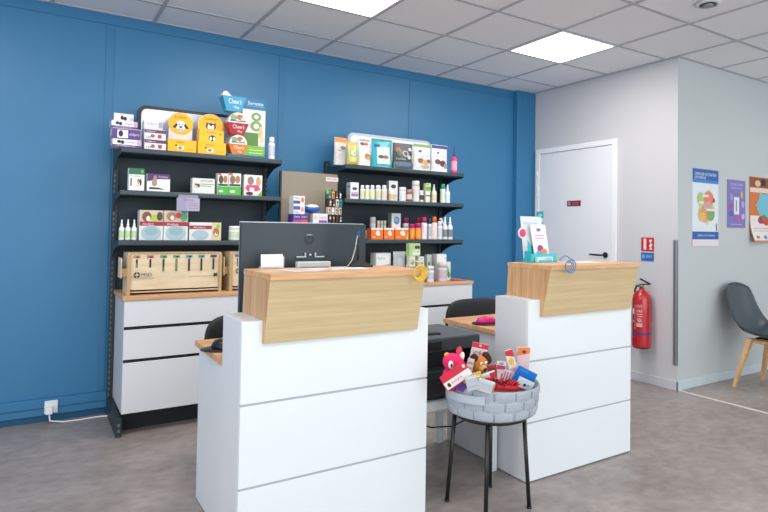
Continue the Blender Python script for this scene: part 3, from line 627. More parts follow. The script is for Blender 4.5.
# ---------------------------------------------------------------- right shelving, top shelf
Z = SH2[2]+.0035; Y = 4.12
pouch('white treat pouch with an orange top band, leftmost on the right top shelf', 334.5, 348, 137.6, 4.2, Z, '#d3cfd0', [('r', .02, .82, .98, .99, '#e89448'), ('e', .6, .62, .2, .07, '#8c8890'), ('r', .15, .5, .5, .53, '#a6a2a8'), ('e', .4, .3, .25, .12, '#c3bfc2')])
pouch('yellow-green treat pouch tucked in front beside the orange-topped one', 347.5, 357.8, 142, Y, Z, '#c3c77c', [('r', .05, .86, .95, .97, '#d9b45a'), ('r', .15, .35, .85, .6, '#8fa45a'), ('e', .5, .5, .3, .12, '#d8dcb6'), ('r', .05, .02, .95, .14, '#cfc24a')])
pouch('white treat pouch with brown biscuit picture, third on the right top shelf', 358.3, 371, 139.4, Y, Z, '#ddd8d6', [('e', .3, .82, .2, .06, '#8a4a3c'), ('e', .62, .82, .2, .06, '#c26a50'), ('e', .65, .35, .25, .12, '#b07a48'), ('e', .72, .28, .14, .07, '#d8a468'), ('r', .1, .93, .9, .98, '#8c949c'), ('r', .2, .55, .7, .57, '#b3aeb0')])
pouch('teal treat pouch with a white window on the right top shelf', 371.6, 392.3, 139.3, Y, Z, '#1ea3ae', [('r', .2, .1, .85, .72, '#bfd6d6'), ('r', .1, .7, .35, .8, '#2a5a98'), ('e', .4, .36, .14, .06, '#7a4432'), ('e', .62, .36, .14, .06, '#a0563c'), ('e', .5, .58, .26, .07, '#dbe8e6'), ('r', .35, .14, .75, .22, '#e9f0f0'), ('e', .5, .95, .07, .02, '#0e6f7a')])
pouch('charcoal treat pouch with round pictures on the right top shelf', 392.8, 412.6, 143.6, Y, Z, '#3c4144', [('r', .05, .72, .95, .95, '#55595c'), ('e', .24, .72, .14, .12, '#b06a4c'), ('e', .25, .6, .08, .1, '#3f6e68'), ('e', .6, .6, .16, .12, '#b9b6b2'), ('e', .6, .6, .1, .08, '#4a4c4c'), ('e', .85, .78, .09, .07, '#cfcfca'), ('e', .78, .46, .1, .08, '#c2beb8'), ('t', .1, .34, .6, .42, 'friandises', '#c8c8c4'), ('r', .02, .02, .98, .26, '#5c7484')])
pouch('white treat pouch with a green top band on the right top shelf', 413, 431, 144.2, Y, Z, '#d8dada', [('r', .02, .88, .98, .98, '#76a24c'), ('e', .35, .72, .1, .05, '#4a4a90'), ('e', .35, .36, .16, .1, '#8e5236'), ('e', .62, .3, .2, .1, '#c4a070'), ('e', .8, .36, .1, .07, '#7d4c34'), ('r', .3, .52, .85, .54, '#a9adad'), ('e', .6, .14, .25, .06, '#b5a58a')])
pouch('white treat pouch with a navy top band, rightmost pouch on the shelf', 431.5, 447.5, 145.2, Y, Z, '#dcdde2', [('r', .02, .86, .98, .98, '#2a3f86'), ('r', .3, .66, .42, .74, '#5a3a34'), ('e', .3, .36, .18, .1, '#6c4332'), ('e', .62, .3, .2, .12, '#55362c'), ('e', .8, .22, .14, .1, '#8f9298'), ('r', .1, .55, .9, .57, '#b0b0ba')])
bottle('gel_tube', 'slim pink tube with blue tip at the end of the right top shelf', 451.8, 456.8, 146, Y+.01, Z, 'point', '#d83a6c', '#3d3f86', '#f0a0b8', cat='tube')

# ---------------------------------------------------------------- right shelving, middle shelf
Z = SH2[1]+.0035; Y = 4.13
carton('supplement_box', 'white and lavender box, leftmost on the right middle shelf', 'box', 347, 359, 182.3, Y, Z, .07, '#dfe0ea', [('r', .1, .15, .95, .32, '#8a78b0'), ('r', .1, .34, .95, .42, '#d8a0a8'), ('e', .5, .62, .3, .09, '#3c4270')], [('r', 0, 0, 1, .28, '#b0ac74'), ('r', 0, .3, 1, .98, '#a8aecb'), ('r', .1, .7, .9, .8, '#5c6a9a')])
for i, (a, b_) in enumerate(((360.2, 364.6), (365, 369.6), (370, 374.8), (375.4, 381), (381.6, 386.8))):
    bottle('supplement_bottle', ['first', 'second', 'third', 'fourth', 'fifth'][i]+' from the left in the row of five small white bottles', a, b_, 185, Y, Z, 'tall', '#dedfe2', '#e9eaec', ['#cdd6b4', '#d5dca8', '#dadfb8', '#c8cfa8', '#d8d0c0'][i], group='row of five small white bottles')
carton('supplement_box', 'grey and white carton at the end of the white bottle row', 'box', 387, 398, 180.8, Y+.028, Z, .04, '#d3d6d8', [('e', .5, .72, .3, .1, '#343a44'), ('r', .1, .2, .9, .3, '#b7bdbf')], [('r', 0, .6, 1, 1, '#8a9596')])
bottle('supplement_bottle', 'short white bottle with orange line before the grey carton', 389, 394.4, 189.8, Y-.004, Z, 'tall', '#e3e0da', '#efefec', '#dcb888')
bottle('supplement_jar', 'white jar with teal foot right of the grey carton', 399.3, 405.8, 187, Y, Z, 'jar', '#dfe2e6', '#eceef0', '#d8dce2', cat='jar')
bottle('supplement_jar', 'small jar with a dark red label beside the tall white bottle', 406.4, 411.8, 189.4, Y, Z, 'jar', '#8f4444', '#b09a8c', '#d2c4be', cat='jar')
bottle('lotion_bottle', 'tallest plain white bottle on the right middle shelf', 412.3, 419.2, 180.6, Y, Z, 'jar', '#dcd9da', '#e6e4e4', '#d4cfd0')
bottle('supplement_jar', 'little white jar with black line right of the tall bottle', 419.8, 423.4, 190.4, Y, Z, 'jar', '#dfe0e0', '#e9eaea', '#3a3c40', cat='jar')
o, zt = carton('supplement_box', 'low white tub box supporting the green carton', 'box', 424, 430.4, 191.5, Y, Z, .04, '#e0ddd4', [('r', 0, .55, 1, .66, '#46403e')])
carton('supplement_box', 'green and white carton balanced on the low white tub box', 'box', 423.8, 431, 183.2, Y, zt+.0006, .04, '#c6d6ae', [('r', .05, .1, .95, .6, '#6fa24a'), ('r', .05, .75, .7, .85, '#4a5c4a')])
bottle('lotion_bottle', 'white spray bottle right of the green carton', 431.6, 436.4, 184.2, Y, Z, 'spray', '#e4e1d8', '#dfe2e4', '#d9cdae')
bottle('lotion_bottle', 'white bottle with a green cap on the right middle shelf', 440.6, 445.2, 183.8, Y, Z, 'tall', '#e3e8e6', '#1e9a6c', '#cfe0d0')
bottle('lotion_bottle', 'white nozzle bottle touching the green-capped bottle', 445.6, 449.8, 184.4, Y, Z, 'spray', '#e2e6e8', '#e0e6e6', '#d0dde0')

# ---------------------------------------------------------------- right shelving, lower shelf
Z = SH2[0]+.0035; Y = 4.13; Yb = 4.24
x0 = atY(352, 223, Yb).x; x1 = atY(368, 223, Yb).x
for i in range(2):
    za = Z+.0+.036*i; mb = MB().box(x0, x1+.02*i, Yb, Yb+.12, za, za+.0354, '#b9c3c8', .001); mb.prints(fy(x0, x1, za, za+.0354, Yb), [('r', .05, .3, .5, .7, '#8e9aa4'), ('r', .6, .2, .95, .8, '#d3d8e0')])
    mb.build('flat_box', loc=((x0+x1)/2, Yb+.06, za), label=['lower', 'upper'][i]+' of two flat pale grey boxes behind the orange boxes', cat='box', group='flat pale grey boxes')
bottle('supplement_bottle', 'white bottle standing behind the widest orange box', 370, 375.6, 217, Yb, Z, 'jar', '#ccd0d2', '#dadddf', '#c0c5c8')
for i, (a, b_) in enumerate(((377, 379.8), (380.3, 383.1), (383.6, 386.2))):
    bottle('dropper_vial', ['left', 'middle', 'right'][i]+' of three tiny white vials behind the orange boxes', a, b_, 220.6, Yb, Z, 'jar', '#cfc9b8', '#dad8d0', '#8aa088', group='tiny white vials')
carton('supplement_box', 'tall white carton with a blue globe on its face', 'box', 388.5, 401, 213.2, Y+.085, Z, .06, '#d7dade', [('e', .55, .72, .32, .15, '#4a88b4'), ('e', .5, .75, .18, .08, '#7fb2d0')], [('r', 0, 0, 1, 1, '#8d9698')])
for i, (a, b_) in enumerate(((367.3, 383.2), (384, 394.6), (395.3, 408.6))):
    carton('plaster_box', ['widest orange and white box, leftmost of three', 'narrow orange and white box, middle of three', 'orange and white box with yellow corner, right of three'][i]+' on the right lower shelf', 'box', a, b_, 228, Y, Z, .075, '#e2701e', [('r', 0, .84, 1, 1, '#e6ddd6'), ('e', .55, .56, .18, .22, '#e6d4cc'), ('e', .62, .42, .14, .12, '#efe6e0'), ('r', .1, .18, .4, .25, '#f2b088')]+([('p', [(.8, 0), (1, 0), (1, .8)], '#efb040')] if i == 2 else []), [('r', 0, 0, 1, 1, '#c2520e')], group='orange and white boxes on the lower right shelf', flush=i > 0)
for i, (a, b_, c1, lb) in enumerate(((403, 408.6, '#8a2668', 'white jar with plum lid behind the right orange box'), (416, 420.6, '#9c2a34', 'white jar with dark red lid in the second row of the lower shelf'))):
    bottle('supplement_jar', lb, a, b_, 217.5, Yb-.02, Z, 'jar', '#cdd0d4', c1, '#b6bac0', cat='jar')
for i, (a, b_) in enumerate(((409.4, 414.6), (415.2, 420.8))):
    bottle('supplement_jar', ['left', 'right'][i]+' of two orange jars with magenta lids', a, b_, 224 - i*.5, Y, Z, 'jar', '#e8882a', '#b01e7c', '#f0a040', group='orange jars with magenta lids', cat='jar')
bottle('shampoo_bottle', 'white bottle with a rose-red cap beside the orange jars', 421.4, 427, 217, Y, Z, 'tall', '#e4e0e6', '#b03058', '#dfd4e6')
bottle('shampoo_bottle', 'white bottle with a navy cap between rose and orange caps', 427.6, 431.6, 218.4, Y+.02, Z, 'tall', '#cfd2d8', '#1f3f72', '#b8bcc4')
bottle('shampoo_bottle', 'white bottle with an orange cap on the lower right shelf', 432, 437, 216.8, Y, Z, 'tall', '#e6dedc', '#dd6a44', '#e8d8d4')
bottle('shampoo_bottle', 'all-white bottle right of the orange-capped one', 437.5, 442.2, 221, Y, Z, 'tall', '#dfe0e6', '#e6e6ea', '#c9cbd6')
for i, (a, b_) in enumerate(((443, 447.3), (447.8, 452.4))):
    o = bottle('trigger_bottle', ['white trigger spray bottle with its head leaning left', 'white spray bottle at the far right end of the lower shelf'][i], a, b_, 217, Y, Z, 'spray', '#dfe2e8', '#e9ecf0', '#7a8490')
    if i == 0:
        p = Vector(o['_o']); MB().tube([p+Vector((.0, 0, .09)), p+Vector((-.02, 0, .14)), p+Vector((-.045, -.005, .175))], .007, '#e6dcd8', 8).box(p.x-.06, p.x-.035, p.y-.008, p.y+.004, p.z+.168, p.z+.182, '#dcd2ce', .002).build('trigger', o)

# ---------------------------------------------------------------- goods on the right cabinet
Z = CT+.001; Y = 4.0
def flatpack(px0, px1, pyt, Y, label, body, pr):
    return pouch(label, px0, px1, pyt, Y, Z, body, pr, name='refill_pouch')
carton('leaflet_box', 'white tilted box with grey wedge picture, left on the right cabinet', 'box', 371, 391, 253, 4.12, Z, .09, '#c9ced3', [('r', .05, .3, .9, .95, '#dfe3e6'), ('p', [(.15, .55), (.95, .62), (.95, .36), (.35, .34)], '#7e868c'), ('t', .1, .75, .6, .88, 'Aptus', '#8d959c')])
pouch('silver refill pouch beside the green cartons on the right cabinet', 393.5, 406, 251.5, 4.1, Z, '#b3bbc0', [('e', .5, .6, .25, .2, '#d6dbde'), ('r', .2, .2, .8, .26, '#8d979c')], name='refill_pouch')
o, zz = carton('food_box', 'white and green carton at the bottom of the cabinet stack', 'box', 407, 415.6, 256.4, 3.99, Z, .06, '#d3dad6', [('r', .1, .5, .9, .62, '#7e9a7c'), ('e', .5, .78, .3, .1, '#8a9690')])
carton('food_box', 'white carton beside the bottom green carton on the cabinet', 'box', 416.2, 424.4, 256.6, 3.99, Z, .06, '#cfd6d4', [('r', .1, .3, .9, .6, '#b4c4a8'), ('r', .2, .7, .8, .78, '#7a8480')])
carton('food_box', 'light green carton with two dark dogs standing on the stack', 'box', 406.5, 420.4, 243.4, 3.995, zz+.0006, .05, '#a9c98c', [('r', .3, .1, 1, .5, '#dbe6d0'), ('e', .62, .7, .12, .14, '#3c3428'), ('e', .84, .7, .12, .14, '#4a3c2c'), ('t', .35, .3, .9, .42, 'Dog', '#4a6a4a')])
carton('food_box', 'pale green narrow carton standing next to the big white carton', 'box', 425, 432, 254.6, 4.1, Z, .07, '#b9c4c0', [('e', .4, .55, .22, .2, '#4a8a50'), ('r', .6, .1, .95, .9, '#9fb0a8')])
carton('food_box', 'big white carton with maroon stripe on the right cabinet', 'box', 432.6, 446.6, 254.2, 4.1, Z, .08, '#e3e2e2', [('r', .4, .42, 1.0, .56, '#6a3a4a'), ('e', .15, .58, .09, .09, '#8a5a50'), ('e', .25, .38, .1, .1, '#9a7a70'), ('e', .85, .84, .06, .04, '#9aa0a8')])
bottle('supplement_jar', 'white square-shouldered jar in the front row of the right cabinet', 427, 433.6, 266.3, 3.985, Z, 'jar', '#dfe0e8', '#e6e7ec', '#c6c8d8', cat='jar')
bottle('supplement_jar', 'white ribbed jar second in the front row of the right cabinet', 438.2, 446.8, 262.6, 3.985, Z, 'jar', '#d4cdd2', '#e0dadc', '#c6b9c2', cat='jar')
carton('food_box', 'white box with green leaf print at the front right', 'box', 443.4, 450.8, 261.8, 4.07, Z, .028, '#dfe6df', [('e', .4, .5, .28, .26, '#2e9a3e'), ('e', .7, .3, .2, .16, '#4a8a4a')])
x0 = atZ(449, 278.6, Z).x; 
MB().box(2.925, 3.045, 4.0, 4.12, Z, Z+.006, '#b8424e', .002).box(2.93, 3.04, 4.005, 4.115, Z+.006, Z+.009, '#cf6a70').build('red_tray', loc=(2.98, 4.06, Z), label='thin red tray at the right end of the oak cabinet top', cat='tray')

# ---------------------------------------------------------------- left desk: monitor and small items
MX0, MX1, MY = .74, 1.335, 2.56
t = thing('curved_monitor', 'large curved dark monitor seen from behind on the left desk', 'monitor', ((MX0+MX1)/2, 2.62, .7205))
MC = mat('#25333c', .38, var=.03, scale=8); xm = (MX0+MX1)/2; hw = (MX1-MX0)/2
def arc(u, off=0): return (xm+hw*u, MY-.035+.035*u*u+off)
n = 24; zA, zB = .885, 1.276
def slab(o0, o1, z0, z1, m, u0=-1, u1=1, smooth=True):
    vs = []; fs = []
    for i in range(n+1):
        u = u0+(u1-u0)*i/n; a = arc(u, o0); c = arc(u, o1); vs += [(a[0], a[1], z0), (a[0], a[1], z1), (c[0], c[1], z0), (c[0], c[1], z1)]
    for i in range(n):
        k_ = 4*i; fs += [(k_, k_+4, k_+5, k_+1), (k_+2, k_+3, k_+7, k_+6), (k_+1, k_+5, k_+7, k_+3), (k_, k_+2, k_+6, k_+4)]
    fs += [(0, 1, 3, 2), (4*n, 4*n+2, 4*n+3, 4*n+1)]
    return MB().add(vs, fs, m) and None, vs, fs
def slabMB(o0, o1, z0, z1, m, u0=-1, u1=1):
    _, vs, fs = slab(o0, o1, z0, z1, m, u0, u1); mb = MB(); mb.add(vs, fs, m); return mb
mb = slabMB(0, .024, zA, zB, MC)
fn = lambda u, v, off: (lambda a: (a[0], a[1]-off, zA+(zB-zA)*v))(arc(2*u-1))
lg = atY(309, 239.5, MY-.035); lu = (lg.x-MX0)/(MX1-MX0); lv = (lg.z-zA)/(zB-zA)
mb.prints(fn, [('e', lu, lv, .04, .062, '#1a2228'), ('t', lu-.025, lv-.035, lu+.022, lv+.035, 'hp', '#39454c'), ('p', [(lu-.03, lv+.045), (lu+.03, lv+.045), (lu+.012, lv+.063), (lu-.012, lv+.063)], '#7d8a90'), ('r', .33, .16, .67, .42, '#10161a')], .0012)
mb.build('back_shell', t)
slabMB(.0245, .031, zA-.002, zB+.004, mat('#b7bcc2', .3, .4)).build('silver_bezel', t, label='thin silver bezel')
slabMB(.0315, .034, zA+.01, zB-.008, mat('#0a0c0f', .15), -.97, .97).build('screen', t)
mb = MB()
zc = atY(309, 257.5, MY-.045).z
for a, b_ in ((xm-.066, xm-.02), (xm+.02, xm+.066)):
    mb.box(a, b_, MY-.045, MY-.0365, zc-.0, zc+.006, mat('#aab2b5', .3, .5), .001)
    e_ = b_-.008 if a < xm else a
    mb.box(e_, e_+.006, MY-.045, MY-.0365, zc+.006, zc+.022, mat('#aab2b5', .3, .5), .001)
mb.ball((xm, MY-.04, zc+.012), .005, '#e6eaec')
mb.build('stand_clamp', t)
MB().box(xm-.03, xm+.03, MY-.02, MY+.0, .7295, .9, mat('#20282d', .4)).box(xm-.12, xm+.12, MY-.06, MY+.13, .7205, .7295, mat('#20282d', .4), .003).build('stand', t)
# mouse of the left desk
def mouse(x, y, col, pad, label, rot, padlabel):
    if pad:
        MB().lathe([(.085, 0, BLACK), (.088, .002, BLACK), (.085, .004, BLACK), (0, .004, BLACK)], (x, y, .7205), 28, sy=.9).build('mouse_pad', loc=(x, y, .7205), label=padlabel, cat='mouse pad')
        z = .725
    else: z = .7206
    m_ = mat(col, .35); t = thing('computer_mouse', label, 'mouse', (x, y, z))
    b2 = bmesh.new(); bmesh.ops.create_uvsphere(b2, u_segments=20, v_segments=12, radius=1)
    R = Euler((0, 0, rot)).to_matrix()
    for v in b2.verts:
        q = v.co.copy(); q = Vector((q.x*.034, q.y*.062, max(0, q.z)*.04)); v.co = Vector((x, y, z)) + R @ q
    mb = MB(); mb.merge(b2, m_, True); mb.build('shell', t)
    a = Vector((x, y, z)) + R @ Vector((0, .034, .026))
    MB().tube([a, a+R @ Vector((0, .016, -.003))], .006, BLACK, 10).build('scroll_wheel', t)
p = atZ(214, 346, .75)
mouse(.70, 2.68, '#1a1d20', True, 'black computer mouse on the left desk worktop', .3, 'black round mouse pad half hidden on the left desk')
mouse(2.175, 2.66, '#e0207c', True, 'bright pink computer mouse on the right desk worktop', 1.0, 'black mouse pad under the pink mouse')

# items on the counter top, left desk
def onTop(px, py): return atZ(px, py, TOPZ)
a = atY(261.5, 254.5, 2.4); b_ = atY(283.5, 254.5, 2.4)
t = thing('card_holder', 'small white card holder in front of the monitor', 'card holder', ((a.x+b_.x)/2, 2.4, TOPZ+.001))
MB().box(a.x, b_.x+.004, 2.403, 2.43, TOPZ+.001, TOPZ+.008, mat('#cdd6dc', .1), .001).box(a.x+.004, b_.x+.008, 2.412, 2.415, TOPZ+.008, TOPZ+.05, mat('#b9c4cc', .1)).build('holder', t)
MB().box(a.x, b_.x-.002, 2.4005, 2.408, TOPZ+.0085, a.z, '#e9edf2', rot=(-.1, 0, 0)).build('cards', t)
a = atY(297, 261.8, 2.42); b_ = atY(330, 261.8, 2.42)
MB().box(a.x, b_.x, 2.41, 2.44, TOPZ+.001, a.z, mat('#b9c4c6', .4), .003).box(a.x+.01, b_.x-.01, 2.407, 2.4095, TOPZ+.004, a.z-.006, '#a8b4b7').build('card_terminal', loc=((a.x+b_.x)/2, 2.43, TOPZ), label='low pale grey box under the monitor clamp on the counter', cat='box')
for i, (x, y, w, h_, r, c, lb) in enumerate(((.93, 2.27, .2, .15, .1, '#e4e0e2', 'white leaflet with pink print lying on the left counter'), (1.12, 2.3, .15, .11, -.2, '#e9eaec', 'plain white sheet lying beside the printed leaflet'))):
    mb = MB().box(x-w/2, x+w/2, y-h_/2, y+h_/2, TOPZ+.001, TOPZ+.0018, c, rot=(0, 0, r), c=(x, y, TOPZ))
    R = Euler((0, 0, r)).to_matrix()
    fnn = lambda u, v, off, x=x, y=y, w=w, h_=h_, R=R: tuple(Vector((x, y, TOPZ+.0018+off))+R @ Vector(((u-.5)*w, (v-.5)*h_, 0)))
    mb.prints(fnn, [('r', .1, .7, .6, .8, '#b9b4c0'), ('r', .1, .5, .8, .54, '#c9a8b4'), ('r', .1, .35, .7, .39, '#b9b4c0'), ('r', .65, .1, .9, .3, '#d8a0a8')] if i == 0 else [('r', .1, .7, .7, .74, '#b9bcc2'), ('r', .1, .5, .8, .54, '#c4c6cc')])
    mb.build('leaflet', loc=(x, y, TOPZ), label=lb, cat='leaflet')
# webcam style stand with cord
p = Vector((1.208, 2.385, TOPZ+.001)); zt = atY(357, 231, 2.385).z
t = thing('antenna_stand', 'thin black antenna on a splayed base on the left counter', 'antenna', p)
mb = MB(); rr = []
mb.prism([(p.x-.055, p.y-.04), (p.x+.055, p.y-.04), (p.x+.035, p.y+.035), (p.x-.035, p.y+.035)], 'z', p.z, p.z+.006, BLACK)
v0 = [(p.x-.055, p.y-.04, p.z+.006), (p.x+.055, p.y-.04, p.z+.006), (p.x+.035, p.y+.035, p.z+.006), (p.x-.035, p.y+.035, p.z+.006), (p.x, p.y, p.z+.036)]
mb.add(v0, [(0, 1, 4), (1, 2, 4), (2, 3, 4), (3, 0, 4)], BLACK); mb.build('base', t)
MB().tube([(p.x, p.y, p.z+.03), (p.x, p.y, zt)], .005, mat('#15181b', .4), 8, r1=.0035).box(p.x-.012, p.x+.012, p.y-.003, p.y+.003, p.z+.09, p.z+.094, BLACK).box(p.x-.005, p.x+.005, p.y-.005, p.y+.005, zt-.03, zt, '#1f4f86', .001).build('mast', t)
MB().tube([(p.x-.008, p.y-.006, zt-.02), (p.x-.02, p.y-.01, p.z+.08), (p.x-.04, p.y-.02, p.z+.03), (p.x-.065, p.y-.03, p.z+.006)], .0018, '#c9c2b8', 6).build('cord', t)

def coil(x, y, z, col, label, loops, r, w, name='spiral_cord', tilt=0):
    pts = []
    for i in range(loops*16+1):
        a = 2*PI*i/16; rr = r*(.55+.45*i/(loops*16)); pts.append((x+rr*math.cos(a+1)+w*i/(loops*16)*.5, y-.004-.03*i/(loops*16)*.4, z+rr*math.sin(a+1)))
    e = pts[-1]
    for i in range(1, 9): q = i/8; pts.insert(0, (x-.01-.055*q, y+.01+.01*q, z+r*.3+.018*math.sin(q*PI)-.012*q)) if False else pts.append((e[0]-(.075)*q, y+.0+.01*q, max(e[2]+.022*math.sin(q*PI), TOPZ+.004)))
    mb = MB().tube(pts, .0027, mat(col, .35), 6)
    return mb.build(name, loc=(x, y, z-r), label=label, cat='cord')
q = atY(421, 270, 2.105); coil(q.x-.022, 2.104, TOPZ-.012, '#e2b81a', 'yellow coiled cord hanging over the left counter edge', 4, .034, .02)
q = atY(566, 266, 2.105); coil(q.x+.008, 2.104, TOPZ-.004, '#3a86b8', 'blue coiled cord hanging over the right counter edge', 3, .036, .02)

# leaflet holder on the right desk
HZ = TOPZ+.001
t = thing('leaflet_holder', 'turquoise leaflet holder with white brochures on the right counter', 'holder', (2.32, 2.41, HZ))
def lp(px, py, y): return atY(px, py, y)
yb = 2.40; a = lp(527, 257, yb); b_ = lp(553, 257, yb)
MB().box(a.x, b_.x, yb-.03, yb+.03, HZ, HZ+.008, '#2cb4c4', .001).box(a.x, b_.x, yb-.03, yb-.027, HZ+.008, HZ+.045, '#3cc0cf').box(a.x-.002, a.x+.001, yb-.03, yb+.03, HZ, HZ+.06, '#26a8ba').prism([(a.x-.004, HZ+.008), (a.x+.02, HZ+.008), (a.x+.004, HZ+.1), (a.x-.014, HZ+.12)], 'y', yb-.02, yb-.017, '#2cb4c4').build('tray', t)
def card(px0, px1, pt, pb, y, col, pr, name, tilt=.0, lb=None):
    z0 = max(HZ+.009, lp((px0+px1)/2, pb, y).z); z1 = lp((px0+px1)/2, pt, y).z; xa = lp(px0, pt, y).x; xb = lp(px1, pt, y).x; sh = tilt
    mb = MB(); vs = [(xa+sh, y, z0), (xb+sh, y, z0), (xb, y, z1), (xa, y, z1), (xa+sh, y+.004, z0), (xb+sh, y+.004, z0), (xb, y+.004, z1), (xa, y+.004, z1)]
    mb.add(vs, [(0, 1, 2, 3), (5, 4, 7, 6), (4, 0, 3, 7), (1, 5, 6, 2), (3, 2, 6, 7), (0, 4, 5, 1)], col)
    mb.prints(lambda u, v, off: (xa+sh*(1-v)+(xb-xa)*u, y-off, z0+(z1-z0)*v), pr)
    mb.build(name, t, label=lb)
card(520.5, 541, 216.5, 258, 2.42, '#dfe8ea', [('r', .1, .8, .8, .86, '#c9d6d8'), ('r', .2, .1, .9, .3, '#59c2ce')], 'brochure', .03)
card(530, 545, 224.5, 258, 2.395, '#e6ebee', [('e', .5, .84, .14, .05, '#7a8488'), ('r', .2, .66, .8, .68, '#d68aa0'), ('r', .2, .58, .8, .6, '#d68aa0'), ('e', .45, .26, .2, .13, '#b03a78'), ('e', .65, .18, .22, .1, '#e8875c'), ('e', .3, .14, .16, .08, '#6fb8c8')], 'brochure', .04)
card(537, 543.5, 211.5, 223.5, 2.43, '#1f8d98', [('r', .1, .1, .9, .45, '#c6d4dc'), ('e', .5, .7, .3, .12, '#5ec2cc')], 'tag')
mb = MB(); c = lp(522.5, 233, 2.412); mb.tube([(c.x, 2.412, c.z), (c.x, 2.416, c.z)], .03, '#e9e4ea', 24); mb.tube([(c.x, 2.409, c.z), (c.x, 2.4118, c.z)], .022, '#d8407c', 24); mb.build('round_badge', t, label='white and pink round badge')
a = lp(536, 258, 2.36); b_ = lp(551, 258, 2.36)
MB().box(a.x, b_.x, 2.345, 2.366, HZ, HZ+.03, '#bfe6ea', .001).prints(fy(a.x, b_.x, HZ, HZ+.03, 2.345), [('r', .05, .05, .95, .4, '#3cc0cf'), ('t', .5, .55, .9, .85, 'info', '#4a7a88')]).build('card_pack', loc=((a.x+b_.x)/2, 2.355, HZ), label='pale turquoise card pack before the leaflet holder', cat='box')
MB().box(2.47, 2.66, 2.22, 2.34, HZ, HZ+.001, '#e9ecee', rot=(0, 0, -.12)).build('leaflet', loc=(2.56, 2.28, HZ), label='white sheet lying flat on the right counter', cat='leaflet')

# ---------------------------------------------------------------- office chairs behind the desks
def office_chair(x, y, label, zt, w=.44):
    t = thing('office_chair', label, 'chair', (x, y, 0)); F = mat('#121518', .6, bump=.2, scale=200)
    b2 = bmesh.new(); bmesh.ops.create_uvsphere(b2, u_segments=32, v_segments=20, radius=1)
    se = lambda c, p: math.copysign(abs(c)**p, c)
    for v in b2.verts:
        q = Vector((se(v.co.x, .5), se(v.co.y, .8), se(v.co.z, .5))); v.co = Vector((x+q.x*w/2, y+.3+q.y*.035-.05*q.x**2, zt-.2+q.z*.2))
    mb = MB(); mb.merge(b2, F, True); mb.build('backrest', t)
    b2 = bmesh.new(); bmesh.ops.create_uvsphere(b2, u_segments=32, v_segments=20, radius=1)
    for v in b2.verts:
        q = Vector((se(v.co.x, .5), se(v.co.y, .5), se(v.co.z, .7))); v.co = Vector((x+q.x*.22, y+.02+q.y*.22, .45+q.z*.045))
    mb = MB(); mb.merge(b2, F, True); mb.build('seat', t)
    MB().tube([(x, y+.24, .42), (x, y+.33, .46), (x, y+.34, .6)], .016, BLACK).build('back_bar', t)
    MB().tube([(x, y, .07), (x, y, .41)], .025, mat('#3a3e42', .3, .7), 12).build('gas_column', t)
    for i in range(5):
        a = 2*PI*i/5+.3; e_ = (x+.27*math.cos(a), y+.27*math.sin(a))
        MB().tube([(x, y, .09), (e_[0], e_[1], .065)], .018, BLACK, 8, r1=.012).build('foot_spoke', t)
        MB().tube([(e_[0]-.012*math.sin(a), e_[1]+.012*math.cos(a), .026), (e_[0]+.012*math.sin(a), e_[1]-.012*math.cos(a), .026)], .026, BLACK, 14).build('caster', t)
office_chair(1.0, 3.05, 'black office chair behind the left desk by the mouse', .775, .46)
office_chair(2.70, 3.16, 'black office chair behind the right desk and pink mouse', .755, .56)

# ---------------------------------------------------------------- small white table with printer between the desks
t = thing('side_table', 'low white square table carrying the printer between the desks', 'table', (1.77, 2.68, 0))
TW = mat('#dde3e5', .4)
MB().box(1.475, 2.045, 2.40, 2.93, .372, .415, TW, .002).build('tabletop', t)
for x in (1.475, 2.005):
    for y in (2.40, 2.89): MB().box(x, x+.04, y, y+.04, 0, .3715, TW, .002).build('leg', t)
PZ = .416; px0, px1, py0, py1, pzt = 1.50, 1.945, 2.43, 2.80, .715
PG = mat('#52575d', .5, var=.03, scale=20); PB = mat('#282d33', .4)
t = thing('printer', 'dark grey office printer on the low white table', 'printer', ((px0+px1)/2, (py0+py1)/2, PZ))
MB().box(px0, px1, py0+.01, py1, PZ, PZ+.13, PB, .004).box(px0+.01, px1-.01, py0+.1, py1-.005, PZ+.13, pzt-.065, mat('#0e1114', .6)).box(px0, px0+.02, py0+.02, py1, PZ+.13, pzt-.064, PB).box(px1-.02, px1, py0+.02, py1, PZ+.13, pzt-.064, PB).build('body', t)
MB().box(px0, px1, py0, py1, pzt-.064, pzt-.001, PB, .004).box(px0+.004, px1-.004, py0+.004, py1-.004, pzt-.001, pzt+.004, PG, .002).build('scanner_lid', t)
MB().box(px0+.02, px1-.02, py0-.012, py0+.0095, PZ+.015, PZ+.085, mat('#1d2227', .35), .004).build('paper_tray', t)
MB().box(px0+.03, px1-.03, py0+.0, py0+.09, PZ+.132, PZ+.14, mat('#34393e', .4), .002).build('output_tray', t)
MB().box(px0+.02, px0+.2, py0-.008, py0-.0005, pzt-.055, pzt-.012, mat('#0c0e10', .2), .002).build('control_panel', t)
MB().box(1.63, 1.75, 2.51, 2.545, pzt+.0045, pzt+.016, BLACK, .004, rot=(0, 0, -.2)).build('stapler', loc=(1.69, 2.53, pzt+.0045), label='flat black stapler lying on the printer lid', cat='stapler')
# cables under the table
MB().tube([(1.72, 2.9, .30), (1.76, 2.8, .2), (1.84, 2.72, .17), (1.9, 2.6, .2), (1.95, 2.55, .24), (2.0, 2.47, .33)], .004, BLACK, 6).build('power_cable', loc=(1.8, 2.7, .17), label='black cable looping under the printer table', cat='cable')

